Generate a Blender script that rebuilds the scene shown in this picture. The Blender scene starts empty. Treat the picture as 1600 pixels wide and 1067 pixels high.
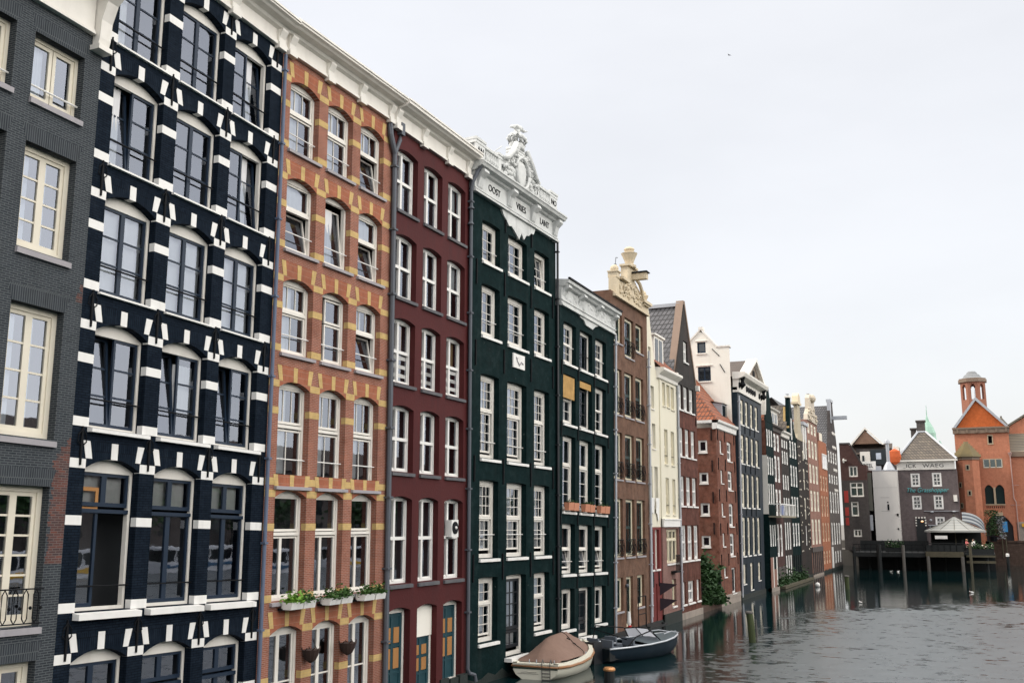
import bpy, bmesh, math, random
from math import sin, cos, tan, pi, radians, sqrt, atan2
from mathutils import Vector, Matrix, noise
random.seed(7)
C = bpy.context.scene.collection
S = bpy.context.scene

# ---------------------------------------------------------------- camera
cam = bpy.data.cameras.new('camera'); camo = bpy.data.objects.new('camera', cam); C.objects.link(camo)
camo.location = (14.6, -47.52, 5.0); camo.rotation_euler = (radians(90+10.35), 0, radians(24.73))
cam.sensor_width = 36; cam.lens = 35.0; cam.clip_start = .1; cam.clip_end = 4000
S.camera = camo
S.view_settings.view_transform = 'Standard'; S.view_settings.look = 'None'
S.view_settings.exposure = 0.0; S.view_settings.gamma = 1.0
S.render.engine = 'CYCLES'; S.cycles.use_denoising = True; S.cycles.max_bounces = 8
S.cycles.transparent_max_bounces = 12; S.cycles.caustics_reflective = False; S.cycles.caustics_refractive = False

# ---------------------------------------------------------------- sky (thin overcast, brighter overhead and to the west) and sun
W = bpy.data.worlds.new('World'); S.world = W; W.use_nodes = True
SUN_EL, SUN_AZ = radians(42), radians(252)        # azimuth of the sun measured from +Y towards +X
def build_world():
    nt = W.node_tree; N = nt.nodes; L = nt.links; N.clear()
    out = N.new('ShaderNodeOutputWorld'); bg = N.new('ShaderNodeBackground'); bg2 = N.new('ShaderNodeBackground'); add = N.new('ShaderNodeAddShader')
    sky = N.new('ShaderNodeTexSky'); sky.sky_type = 'NISHITA'; sky.sun_disc = False
    sky.sun_elevation = SUN_EL; sky.sun_rotation = SUN_AZ; sky.dust_density = 3
    L.new(sky.outputs[0], bg.inputs[0]); bg.inputs[1].default_value = 0.05
    tc = N.new('ShaderNodeTexCoord'); sep = N.new('ShaderNodeSeparateXYZ'); L.new(tc.outputs['Generated'], sep.inputs[0])
    def mth(op, a, b, c=None):
        m = N.new('ShaderNodeMath'); m.operation = op
        for i, v in enumerate((a, b, c)):
            if v is None: continue
            if isinstance(v, (int, float)): m.inputs[i].default_value = v
            else: L.new(v, m.inputs[i])
        return m.outputs[0]
    def ramp(v, a, b, c, d):
        m = N.new('ShaderNodeMapRange'); m.interpolation_type = 'SMOOTHSTEP'; L.new(v, m.inputs[0])
        for i, q in enumerate((a, b, c, d)): m.inputs[i+1].default_value = q
        return m.outputs[0]
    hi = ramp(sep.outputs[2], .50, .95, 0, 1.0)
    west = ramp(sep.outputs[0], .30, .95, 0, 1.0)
    nz = N.new('ShaderNodeTexNoise'); nz.inputs['Scale'].default_value = 2.2; nz.inputs['Detail'].default_value = 5
    mp = N.new('ShaderNodeMapping'); mp.inputs['Scale'].default_value = (1, 1, 2.6); L.new(tc.outputs['Generated'], mp.inputs[0]); L.new(mp.outputs[0], nz.inputs[0])
    cl = ramp(nz.outputs[0], .3, .7, -.035, .045)
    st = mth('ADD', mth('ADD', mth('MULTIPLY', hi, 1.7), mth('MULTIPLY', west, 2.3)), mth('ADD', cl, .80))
    mix = N.new('ShaderNodeMix'); mix.data_type = 'RGBA'
    mix.inputs[6].default_value = (1.0, .985, .975, 1); mix.inputs[7].default_value = (.99, .98, .975, 1)
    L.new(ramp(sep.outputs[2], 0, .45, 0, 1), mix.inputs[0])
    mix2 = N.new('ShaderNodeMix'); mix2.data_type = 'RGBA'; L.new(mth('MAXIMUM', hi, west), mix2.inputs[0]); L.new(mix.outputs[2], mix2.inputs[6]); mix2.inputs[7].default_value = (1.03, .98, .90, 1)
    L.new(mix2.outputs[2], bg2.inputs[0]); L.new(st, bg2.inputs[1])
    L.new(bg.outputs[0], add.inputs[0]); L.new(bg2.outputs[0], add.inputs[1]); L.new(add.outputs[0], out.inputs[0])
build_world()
sun = bpy.data.lights.new('sun', 'SUN'); sun.energy = 3.0; sun.angle = radians(8); sun.color = (1, .93, .82)
suno = bpy.data.objects.new('sun', sun); C.objects.link(suno)
suno.rotation_euler = Vector((-sin(SUN_AZ)*cos(SUN_EL), -cos(SUN_AZ)*cos(SUN_EL), -sin(SUN_EL))).to_track_quat('-Z', 'Y').to_euler()
suno.location = (-60, -20, 60)

# ---------------------------------------------------------------- materials
MATS = {}
def newmat(name):
    m = bpy.data.materials.new(name); m.use_nodes = True; MATS[name] = m
    return m, m.node_tree, m.node_tree.nodes['Principled BSDF']
def rgb(c): return (c[0], c[1], c[2], 1)
class NB:
    def __init__(s, nt): s.nt = nt; s.N = nt.nodes; s.L = nt.links
    def n(s, t, **k):
        q = s.N.new(t)
        for a, v in k.items(): setattr(q, a, v)
        return q
    def obj(s): return s.n('ShaderNodeTexCoord').outputs['Object']
    def noise(s, vec, scale, detail=4, rough=.55, sc3=None):
        if sc3:
            mp = s.n('ShaderNodeMapping'); mp.inputs['Scale'].default_value = sc3; s.L.new(vec, mp.inputs[0]); vec = mp.outputs[0]
        q = s.n('ShaderNodeTexNoise'); q.inputs['Scale'].default_value = scale; q.inputs['Detail'].default_value = detail; q.inputs['Roughness'].default_value = rough
        s.L.new(vec, q.inputs[0]); return q.outputs[0]
    def rng(s, v, a, b, c, d):
        m = s.n('ShaderNodeMapRange'); s.L.new(v, m.inputs[0])
        for i, q in enumerate((a, b, c, d)): m.inputs[i+1].default_value = q
        return m.outputs[0]
    def mix(s, f, a, b, mode='MIX'):
        m = s.n('ShaderNodeMix', data_type='RGBA', blend_type=mode)
        for i, v in ((0, f), (6, a), (7, b)):
            if isinstance(v, (int, float)): m.inputs[i].default_value = v
            elif isinstance(v, tuple): m.inputs[i].default_value = rgb(v)
            else: s.L.new(v, m.inputs[i])
        return m.outputs[2]
    def bump(s, h, st, dist=.01):
        b = s.n('ShaderNodeBump'); b.inputs['Strength'].default_value = st; b.inputs['Distance'].default_value = dist; s.L.new(h, b.inputs['Height']); return b.outputs[0]
    def wallvec(s):
        sp = s.n('ShaderNodeSeparateXYZ'); s.L.new(s.obj(), sp.inputs[0])
        a = s.n('ShaderNodeMath', operation='ADD'); s.L.new(sp.outputs[0], a.inputs[0]); s.L.new(sp.outputs[1], a.inputs[1])
        c = s.n('ShaderNodeCombineXYZ'); s.L.new(a.outputs[0], c.inputs[0]); s.L.new(sp.outputs[2], c.inputs[1]); return c.outputs[0]
def brick(name, c1, c2, mortar, bw=.16, rh=.044, ms=.007, rough=.85, blotch=.35, stain=(.05, .05, .05), stain_amt=.25, bias=0, bump=.6, spec=.15, speck=0):
    m, nt, p = newmat(name); b = NB(nt)
    br = b.n('ShaderNodeTexBrick'); v = b.wallvec(); nt.links.new(v, br.inputs['Vector'])
    br.inputs['Scale'].default_value = 1; br.inputs['Brick Width'].default_value = bw; br.inputs['Row Height'].default_value = rh
    br.inputs['Mortar Size'].default_value = ms; br.inputs['Mortar Smooth'].default_value = .15; br.inputs['Bias'].default_value = bias
    br.inputs['Color1'].default_value = rgb(c1); br.inputs['Color2'].default_value = rgb(c2); br.inputs['Mortar'].default_value = rgb(mortar)
    o = b.obj()
    big = b.noise(o, .55, 6, .6); fine = b.noise(o, 9, 3)
    streak = b.noise(o, 1.1, 5, .6, (1.6, 1.6, .22))
    col = b.mix(b.rng(big, .3, .7, 0, blotch), br.outputs[0], tuple(q*.72 for q in c1), 'MIX')
    col = b.mix(b.rng(fine, .35, .75, 0, .22), col, tuple(min(1, q*1.5+.01) for q in c2))
    mid = b.noise(o, 2.6, 5, .65)
    col = b.mix(b.rng(mid, .48, .72, 0, blotch*1.3), col, tuple(q*.45 for q in c1)); col = b.mix(b.rng(mid, .30, .46, blotch*.9, 0), col, tuple(min(1, q*1.45+.015) for q in c1))
    col = b.mix(b.rng(streak, .52, .78, 0, stain_amt), col, stain)
    if speck: col = b.mix(b.rng(b.noise(o, 5.5, 6, .7), .66, .74, 0, speck), col, (.26, .28, .27))
    nt.links.new(col, p.inputs['Base Color']); p.inputs['Roughness'].default_value = rough
    nt.links.new(b.bump(br.outputs[1], -bump, .012), p.inputs['Normal'])
    p.inputs['Specular IOR Level'].default_value = spec
    return m
def paint(name, c, c2=None, rough=.55, sc=1.2, amt=.5, stain=(.12, .11, .10), stain_amt=.25, bump=.15, spec=.25, fine=14):
    m, nt, p = newmat(name); b = NB(nt); o = b.obj(); c2 = c2 or tuple(q*.8 for q in c)
    col = b.mix(b.rng(b.noise(o, sc, 6, .6), .3, .7, 0, amt), c, c2)
    if stain_amt: col = b.mix(b.rng(b.noise(o, 1.3, 6, .65, (1.8, 1.8, .3)), .52, .8, 0, stain_amt), col, stain)
    nt.links.new(col, p.inputs['Base Color']); p.inputs['Roughness'].default_value = rough; p.inputs['Specular IOR Level'].default_value = spec
    if bump: nt.links.new(b.bump(b.noise(o, fine, 5), bump, .02), p.inputs['Normal'])
    return m
def flat(name, c, rough=.5, metal=0, spec=.5):
    m, nt, p = newmat(name); b = NB(nt)
    col = b.mix(b.rng(b.noise(b.obj(), 3, 4), .3, .7, 0, .35), c, tuple(q*.75 for q in c)); nt.links.new(col, p.inputs['Base Color'])
    p.inputs['Roughness'].default_value = rough; p.inputs['Metallic'].default_value = metal; p.inputs['Specular IOR Level'].default_value = spec
    return m
def tiles(name, c1, c2, dark, w=.26, h=.3, horiz=False):
    m, nt, p = newmat(name); b = NB(nt)
    br = b.n('ShaderNodeTexBrick', offset=0.0); nt.links.new(b.wallvec(), br.inputs['Vector'])
    br.inputs['Scale'].default_value = 1; br.inputs['Brick Width'].default_value = w if not horiz else 6; br.inputs['Row Height'].default_value = h
    br.inputs['Mortar Size'].default_value = .05 if not horiz else .06; br.inputs['Mortar Smooth'].default_value = .6
    br.inputs['Color1'].default_value = rgb(c1); br.inputs['Color2'].default_value = rgb(c2); br.inputs['Mortar'].default_value = rgb(dark)
    col = b.mix(b.rng(b.noise(b.obj(), 1.5, 5), .35, .7, 0, .5), br.outputs[0], tuple(q*.6 for q in c1))
    nt.links.new(col, p.inputs['Base Color']); p.inputs['Roughness'].default_value = .7
    nt.links.new(b.bump(br.outputs[1], -.8, .05), p.inputs['Normal'])
    return m
def glassmat(name, tint, refl=.1, tr=.75):
    m = bpy.data.materials.new(name); m.use_nodes = True; MATS[name] = m; nt = m.node_tree; nt.nodes.clear(); b = NB(nt)
    out = b.n('ShaderNodeOutputMaterial'); g = b.n('ShaderNodeBsdfGlossy'); g.inputs['Roughness'].default_value = .015; g.inputs[0].default_value = (.80, .86, 1, 1)
    t = b.n('ShaderNodeBsdfTransparent'); t.inputs[0].default_value = rgb(tint)
    fr = b.n('ShaderNodeFresnel'); fr.inputs[0].default_value = 1.5
    a = b.n('ShaderNodeMath', operation='MULTIPLY_ADD'); a.inputs[1].default_value = 1.7; a.inputs[2].default_value = refl; a.use_clamp = True; nt.links.new(fr.outputs[0], a.inputs[0])
    bp = b.bump(b.noise(b.obj(), 2.5, 2), .03, .02); nt.links.new(bp, g.inputs['Normal'])
    mx = b.n('ShaderNodeMixShader'); nt.links.new(a.outputs[0], mx.inputs[0]); nt.links.new(t.outputs[0], mx.inputs[1]); nt.links.new(g.outputs[0], mx.inputs[2]); nt.links.new(mx.outputs[0], out.inputs[0])
    return m
def darkglass(name, c, rough=.04):
    m, nt, p = newmat(name); p.inputs['Base Color'].default_value = rgb(c); p.inputs['Roughness'].default_value = rough
    p.inputs['IOR'].default_value = 1.9; p.inputs['Specular IOR Level'].default_value = .55
    return m
white = paint('white_paint', (.78, .75, .70), (.68, .65, .60), .6, 3, .6, (.36, .33, .29), .35, .05)
cleanwhite = paint('clean_white_paint', (.80, .79, .77), (.70, .69, .67), .6, 4, .6, (.36, .35, .33), .32, .03)
whitestone = paint('white_stone', (.66, .67, .66), (.50, .51, .51), .85, 3, .7, (.13, .14, .14), .6, .6)
creamframe = paint('cream_frame', (.74, .68, .52), (.66, .60, .45), .5, 2, .4, (.5, .45, .35), .15, .03)
greyframe = paint('aged_white_frame', (.74, .69, .58), (.64, .59, .5), .55, 2, .5, (.38, .33, .25), .25, .05)
clean = cleanwhite
greystone = paint('grey_stone_sill', (.36, .34, .36), (.27, .26, .28), .85, 3, .6, (.12, .12, .12), .35, .3)
darkstone = paint('dark_stone_sill', (.12, .12, .13), (.07, .07, .08), .85, 4, .7, (.22, .22, .2), .35, .4)
yellowbrick = brick('yellow_brick', (.50, .35, .14), (.55, .39, .17), (.44, .32, .17), .22, .068, .006, .85, .25, (.3, .2, .1), .2, 0, .25)
greybrick = brick('grey_brick', (.022, .028, .036), (.040, .046, .055), (.105, .115, .12), .15, .042, .0075, .85, .2, (.05, .05, .05), .1)
soldier = brick('grey_soldier_brick', (.024, .030, .038), (.040, .046, .055), (.10, .11, .115), .046, .36, .008, .85, .2)
navybrick = brick('navy_painted_brick', (.0045, .0095, .018), (.0095, .0165, .028), (.0012, .0025, .005), .16, .048, .007, .75, .3, (.004, .007, .012), .4, 0, .9, .05)
navysoldier = brick('navy_arch_brick', (.0045, .0095, .018), (.0095, .0165, .028), (.0012, .0025, .005), .05, .30, .007, .75, .3, (.004, .007, .012), .3, 0, .9, .05)
orangebrick = brick('orange_brick', (.295, .105, .064), (.21, .075, .05), (.36, .26, .22), .15, .042, .0065, .85, .35, (.14, .07, .06), .4, -.1)
orangesoldier = brick('orange_arch_brick', (.34, .10, .048), (.28, .08, .042), (.36, .23, .17), .045, .16, .006, .85, .25)
redplaster = paint('oxblood_plaster', (.072, .0115, .012), (.046, .008, .009), .75, .9, .6, (.03, .012, .014), .6, .35)
greenpaint = brick('dark_green_painted_brick', (.0028, .0135, .0145), (.0045, .018, .019), (.0012, .0075, .0085), .16, .048, .006, .75, .5, (.022, .030, .030), .45, 0, .6, .05, .35)
brownbrick = brick('brown_brick', (.155, .078, .050), (.115, .058, .038), (.20, .15, .12), .15, .042, .0065, .85, .55, (.07, .045, .035), .5)
redbrick = brick('red_brown_brick', (.125, .040, .027), (.09, .030, .022), (.14, .095, .08), .15, .042, .0065, .85, .7, (.035, .024, .022), .6)
cornerbrick = brick('weathered_red_brick', (.20, .068, .042), (.13, .046, .032), (.22, .16, .13), .15, .042, .0065, .85, .75, (.06, .042, .038), .7, 0, .6, .15, .25)
blackbrick = brick('black_brown_brick', (.014, .014, .015), (.028, .021, .019), (.05, .045, .04), .15, .042, .0065, .7, .5, (.12, .05, .035), .25)
blueblack = brick('blue_black_brick', (.014, .026, .038), (.020, .032, .044), (.016, .024, .032), .15, .042, .0065, .5, .4, (.05, .05, .055), .3)
greyfar = brick('grey_brown_brick', (.10, .085, .08), (.07, .06, .06), (.14, .13, .12), .15, .042, .0065, .8, .4, (.04, .04, .04), .35)
darkbrick = brick('dark_brick', (.055, .045, .045), (.04, .035, .036), (.09, .085, .08), .15, .042, .0065, .8, .4, (.02, .025, .03), .4)
maroonbrick = brick('maroon_brick', (.07, .028, .026), (.05, .022, .021), (.11, .08, .07), .15, .042, .0065, .8, .4)
pinkbrick = brick('pink_brick', (.26, .125, .098), (.21, .10, .08), (.36, .26, .21), .15, .042, .0065, .85, .35)
rustbrick = brick('rust_brick', (.33, .11, .055), (.27, .085, .042), (.38, .22, .15), .15, .042, .0065, .85, .3)
churchbrick = brick('church_brick', (.50, .185, .105), (.43, .15, .088), (.44, .25, .17), .15,.042,.006, .85, .3, (.2, .07, .05), .3)
gablebrick = brick('orange_gable_brick', (.50, .115, .030), (.44, .095, .026), (.42, .15, .06), .15,.042,.005, .85, .3)
quaybrick = brick('quay_brick', (.10, .060, .045), (.07, .045, .035), (.10, .08, .07), .25, .08, .012, .7, .5, (.02, .025, .02), .5)
purplebrick = brick('purple_grey_brick', (.12, .095, .098), (.10, .08, .084), (.17, .145, .14), .15, .042, .0065, .85, .35, (.05, .05, .055), .3)
creamwall = paint('cream_plaster', (.72, .68, .56), (.66, .62, .51), .75, .7, .6, (.5, .44, .33), .3, .25)
whitewall = paint('white_plaster', (.84, .81, .74), (.76, .73, .66), .75, .7, .6, (.5, .47, .4), .3, .25)
greybox = paint('pale_grey_panel', (.60, .58, .56), (.55, .53, .51), .7, .5, .5, (.36, .35, .33), .25, .1)
redbay = paint('dull_red_plaster', (.17, .035, .032), (.13, .03, .03), .7, 1, .5, (.05, .03, .03), .4, .3)
slimestone = paint('wet_plinth_stone', (.026, .032, .031), (.015, .021, .019), .6, 1.5, .7, (.02, .03, .015), .6, .6)
palestone = paint('pale_plinth_stone', (.34, .29, .25), (.22, .19, .17), .85, 2, .7, (.06, .06, .055), .5, .5)
creamstone = paint('cream_carved_stone', (.62, .53, .39), (.50, .42, .31), .8, 3, .6, (.45, .33, .17), .4, .6)
navypaint = paint('navy_sash', (.014, .026, .048), None, .35, 2, .3, (.01, .01, .01), .1, 0)
blackpaint = flat('black_sash', (.010, .012, .016), .4)
greensash = paint('bottle_green_sash', (.008, .028, .026), None, .4, 2, .3, (.01, .01, .01), .1, 0)
tealdoor = paint('teal_door_paint', (.016, .055, .070), (.010, .040, .052), .5, 3, .5, (.01, .02, .03), .3, .1)
iron = flat('black_iron', (.006, .007, .009), .7, 0, .15)
zinc = flat('grey_zinc', (.085, .095, .115), .6, .1)
lead = flat('pale_lead', (.42, .44, .48), .5, .2)
interior = flat('dark_interior', (.030, .033, .038), .9)
curtain = flat('white_net_curtain', (.74, .74, .76), .9)
tancurtain = flat('ochre_curtain', (.42, .26, .12), .9)
bamboo = brick('bamboo_blind', (.52, .32, .12), (.46, .28, .10), (.30, .18, .07), 4, .03, .006, .8, .3)
board = paint('chipboard_panel', (.38, .19, .07), (.30, .14, .05), .7, 3, .5, (.3, .13, .04), .3, .1)
glass = glassmat('window_glass', (.80, .84, .86), .10)
glassb = glassmat('old_window_glass', (.72, .78, .82), .14)
dglass = darkglass('dark_glass', (.010, .014, .018))
greentile = darkglass('green_glass', (.015, .045, .045), .1)
blacktile = tiles('grey_pantile', (.10, .10, .11), (.14, .14, .15), (.015, .015, .018))
redtile = tiles('orange_pantile', (.36, .10, .035), (.26, .075, .03), (.05, .02, .015))
browntile = tiles('brown_roof_tile', (.12, .085, .07), (.09, .065, .055), (.03, .025, .02), .2, .2)
greytile = tiles('grey_brown_roof_tile', (.17, .14, .11), (.09, .075, .065), (.02, .018, .016), .34, .34)
slate = tiles('slate_rows', (.20, .17, .12), (.15, .13, .10), (.05, .045, .04), .4, .22, True)
copper = flat('green_copper', (.30, .47, .39), .8)
foliage = paint('leaf_green', (.050, .115, .022), (.022, .060, .014), .6, 6, .9, (.01, .02, .006), .3, 0)
limeleaf = paint('lime_leaf', (.19, .36, .045), (.09, .22, .03), .6, 9, .9, (.03, .07, .01), .2, 0)
ivyleaf = paint('ivy_leaf', (.030, .075, .020), (.014, .040, .013), .6, 4, .9, (.006, .012, .006), .3, 0)
wood = paint('weathered_wood', (.10, .088, .06), (.065, .058, .042), .85, 5, .7, (.03, .04, .03), .5, .5)
darkwood = paint('black_wet_wood', (.018, .020, .021), (.010, .013, .014), .6, 4, .6, (.005, .008, .008), .4, .3)
palewood = paint('pale_pile_wood', (.14, .13, .12), (.09, .085, .08), .85, 5, .7, (.05, .06, .05), .5, .4)
terracotta = flat('terracotta', (.52, .22, .13), .8)
coppercap = flat('copper_cap', (.55, .27, .11), .45, .5)

# ---------------------------------------------------------------- mesh helpers
class MB:
    def __init__(s, T=None): s.v = []; s.f = []; s.m = []; s.T = T or (lambda x, y, z: (x, y, z))
    def face(s, pts, m=0):
        n = len(s.v); s.v += [s.T(*p) for p in pts]; s.f.append(tuple(range(n, n+len(pts)))); s.m.append(m)
    def grid(s, rows, m=0, close=False):
        n = len(s.v); k = len(rows[0])
        for r in rows: s.v += [s.T(*p) for p in r]
        for i in range(len(rows)-1):
            for j in range(k if close else k-1):
                a, b_ = n+i*k+j, n+i*k+(j+1) % k; s.f.append((a, b_, b_+k, a+k)); s.m.append(m)
        return n
    def box(s, x0, x1, y0, y1, z0, z1, m=0):
        n = len(s.v); s.v += [s.T(x, y, z) for x in (x0, x1) for y in (y0, y1) for z in (z0, z1)]
        for q in ((0, 1, 3, 2), (4, 6, 7, 5), (0, 4, 5, 1), (2, 3, 7, 6), (0, 2, 6, 4), (1, 5, 7, 3)): s.f.append(tuple(n+i for i in q)); s.m.append(m)
    def prism(s, poly, y0, y1, m=0, axis='y'):
        n = len(s.v); k = len(poly)
        P = {'y': lambda a, b, t: (a, t, b), 'x': lambda a, b, t: (t, a, b), 'z': lambda a, b, t: (a, b, t)}[axis]
        for t in (y0, y1): s.v += [s.T(*P(a, b, t)) for a, b in poly]
        s.f.append(tuple(range(n, n+k))); s.f.append(tuple(range(n+2*k-1, n+k-1, -1))); s.m += [m, m]
        for i in range(k):
            j = (i+1) % k; s.f.append((n+i, n+j, n+k+j, n+k+i)); s.m.append(m)
    def tube(s, pts, r, n=6, m=0, caps=True):
        pts = [Vector(p) for p in pts]; rows = []
        for i, p in enumerate(pts):
            d = (pts[min(i+1, len(pts)-1)]-pts[max(i-1, 0)]).normalized()
            u = d.cross(Vector((0, 0, 1)));  u = d.cross(Vector((1, 0, 0))) if u.length < .05 else u
            u.normalize(); w = d.cross(u); rr = r[i] if isinstance(r, (list, tuple)) else r
            rows.append([tuple(p+u*cos(2*pi*j/n)*rr+w*sin(2*pi*j/n)*rr) for j in range(n)])
        k = s.grid(rows, m, True)
        if caps: s.f += [tuple(range(k, k+n)), tuple(range(k+(len(pts)-1)*n, k+len(pts)*n))]; s.m += [m, m]
    def lathe(s, prof, c=(0, 0, 0), n=10, m=0, sy=1):
        k = s.grid([[(c[0]+r*cos(2*pi*j/n), c[1]+sy*r*sin(2*pi*j/n), c[2]+z) for j in range(n)] for r, z in prof], m, True)
        s.f += [tuple(range(k, k+n)), tuple(range(k+(len(prof)-1)*n, k+len(prof)*n))]; s.m += [m, m]
    def ball(s, c, r, n=8, m=0):
        rx, ry, rz = r if isinstance(r, tuple) else (r, r, r)
        s.grid([[(c[0]+rx*max(.02, sin(pi*i/6))*cos(2*pi*j/n), c[1]+ry*max(.02, sin(pi*i/6))*sin(2*pi*j/n), c[2]-rz*cos(pi*i/6)) for j in range(n)] for i in range(7)], m, True)
    def cut(s): s.cuts = getattr(s, 'cuts', [])+[(len(s.v), len(s.f))]
    def build_each(s, name, mats, parent=None, smooth=False):
        """one object for every piece marked with cut()"""
        out = []; v0 = f0 = 0
        for v1, f1 in s.cuts:
            q = MB(); q.v = s.v[v0:v1]; q.f = [tuple(i-v0 for i in f) for f in s.f[f0:f1]]; q.m = s.m[f0:f1]; v0, f0 = v1, f1
            if q.f: out.append(q.build(name, mats, parent, smooth))
        return out
    def build(s, name, mats, parent=None, smooth=False, loc=None, rz=0, recalc=True):
        me = bpy.data.meshes.new(name); me.from_pydata(s.v, [], s.f); mats = mats if isinstance(mats, (list, tuple)) else [mats]
        for q in mats: me.materials.append(q)
        for p, i in zip(me.polygons, s.m): p.material_index = i
        if recalc: bm = bmesh.new(); bm.from_mesh(me); bmesh.ops.recalc_face_normals(bm, faces=bm.faces); bm.to_mesh(me); bm.free()
        if smooth:
            for p in me.polygons: p.use_smooth = True
        o = bpy.data.objects.new(name, me); C.objects.link(o)
        if parent: o.parent = parent
        if loc: o.location = loc
        o.rotation_euler.z = rz
        return o
def tag(o, label=None, cat=None, group=None, kind=None):
    for k, v in (('label', label), ('category', cat), ('group', group), ('kind', kind)):
        if v: o[k] = v
    return o
def empty(name, loc, rz=0):
    o = bpy.data.objects.new(name, None); C.objects.link(o); o.location = loc; o.rotation_euler.z = rz; o.empty_display_size = .3; return o
def copy_tree(o, parent=None):
    c = o.copy(); C.objects.link(c)
    if parent: c.parent = parent
    for ch in list(o.children): copy_tree(ch, c)
    return c
def text_mesh(txt, size, mat, parent, T, x, z, y=-.012, name='lettering', shear=0, depth=.012, sx=1, spacing=1):
    cu = bpy.data.curves.new('t', 'FONT'); cu.body = txt; cu.size = size; cu.extrude = depth; cu.align_x = 'CENTER'; cu.shear = shear; cu.space_character = spacing
    ob = bpy.data.objects.new('t', cu); C.objects.link(ob); dg = bpy.context.evaluated_depsgraph_get(); dg.update()
    me = bpy.data.meshes.new_from_object(ob.evaluated_get(dg)); bpy.data.objects.remove(ob); bpy.data.curves.remove(cu)
    for v in me.vertices:
        a, b_, d = v.co; v.co = T(x+a*sx, y-d, z+b_)
    me.materials.clear(); me.materials.append(mat); me.name = name
    o = bpy.data.objects.new(name, me); C.objects.link(o); o.parent = parent
    return o
def leaves(mb, pts, size, m=0, spread=1.0):
    for p in pts:
        a = random.uniform(0, 2*pi); t = random.uniform(-.9, .9); s_ = size*random.uniform(.6, 1.4)
        u = Vector((cos(a), sin(a), t*.6)).normalized()*s_; w = Vector((-sin(a)*.5, cos(a)*.5, random.uniform(.3, 1))).normalized()*s_*.6
        p = Vector(p); mb.face([tuple(p-u*.5), tuple(p+w*.5), tuple(p+u*.5), tuple(p-w*.5)], m)

# ---------------------------------------------------------------- houses
class House:
    def __init__(h, name, label, x, y, yaw, W_, H_, wallmat, slope=0, lean=0, depth=9, cat='house'):
        h.root = tag(empty(name, (x, y, 0), radians(90-yaw)), label, cat)
        h.W = W_; h.H = H_; h.slope = slope; h.lean = lean; h.mat = wallmat; h.depth = depth
        h.T = lambda x, y, z: (x, y-lean*max(z, 0), z+slope*x)
    def mb(h): return MB(h.T)
    def wall(h, ops, rec=.16, z0=-.6, u0=0, top=None, mats=None, inner=True, sides=True):
        """front wall with openings (u0,u1,z0,z1,rise) cut through it, their reveals, side and back walls"""
        m = h.mb(); W1 = h.W; zt = h.H
        topf = top or (lambda u: zt)
        cuts = {u0, W1}
        for o in ops:
            n = 8 if o[4] > 0 else 1
            for i in range(n+1): cuts.add(round(o[0]+(o[1]-o[0])*i/n, 4))
        if top:
            for i in range(25): cuts.add(round(u0+(W1-u0)*i/24, 4))
        cuts = sorted(cuts)
        for a, b in zip(cuts[:-1], cuts[1:]):
            if b-a < 1e-4: continue
            za = zb = z0
            for o in sorted([o for o in ops if o[0] <= a+1e-4 and o[1] >= b-1e-4], key=lambda o: o[2]):
                m.face([(a, 0, za), (b, 0, zb), (b, 0, o[2]), (a, 0, o[2])]); za, zb = arch(o, a), arch(o, b)
            m.face([(a, 0, za), (b, 0, zb), (b, 0, topf(b)), (a, 0, topf(a))])
        for o in ops:
            a, b, c, d = o[:4]
            m.face([(a, 0, c), (a, rec, c), (a, rec, d), (a, 0, d)]); m.face([(b, 0, c), (b, rec, c), (b, rec, d), (b, 0, d)])
            m.face([(a, 0, c), (b, 0, c), (b, rec, c), (a, rec, c)])
            n = 8 if o[4] > 0 else 1
            for i in range(n):
                p, q = a+(b-a)*i/n, a+(b-a)*(i+1)/n
                m.face([(p, 0, arch(o, p)), (q, 0, arch(o, q)), (q, rec, arch(o, q)), (p, rec, arch(o, p))])
        if sides:
            D = h.depth
            m.face([(u0, 0, z0), (u0, D, z0), (u0, D, topf(u0)), (u0, 0, topf(u0))]); m.face([(W1, 0, z0), (W1, D, z0), (W1, D, topf(W1)), (W1, 0, topf(W1))])
            m.face([(u0, D, z0), (W1, D, z0), (W1, D, min(zt, topf(W1))), (u0, D, min(zt, topf(u0)))])
        o = m.build('wall', mats or [h.mat, interior], h.root)
        if inner:
            q = h.mb(); q.face([(u0+.05, .95, z0), (W1-.05, .95, z0), (W1-.05, .95, zt-.05), (u0+.05, .95, zt-.05)])
            zs = sorted({round(o_[2]-.25, 1) for o_ in ops})
            for z in zs: q.face([(u0+.05, .3, z), (W1-.05, .3, z), (W1-.05, .95, z), (u0+.05, .95, z)])
            q.build('room_wall', interior, h.root)
        return o
    def flat_roof(h, z=None, mat=None, u0=0):
        m = h.mb(); z = z or h.H
        m.face([(u0, 0, z), (h.W, 0, z), (h.W, h.depth, z), (u0, h.depth, z)]); return m.build('roof', mat or lead, h.root)
    def part(h, name, fn, mats, smooth=False, parent=None):
        m = h.mb(); fn(m); return m.build(name, mats, parent or h.root, smooth)
def arch(o, u):
    if o[4] <= 0: return o[3]
    t = (u-o[0])/(o[1]-o[0])*2-1
    return o[3]+o[4]*(1-t*t)
def grid_bars(m, a, b, c, d, cols, rows, y0, y1, w, mi):
    for i in range(1, cols): x = a+(b-a)*i/cols; m.box(x-w/2, x+w/2, y0, y1, c, d, mi)
    for i in range(1, rows): z = c+(d-c)*i/rows; m.box(a, b, y0+.002, y1-.002, z-w/2, z+w/2, mi)
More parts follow.
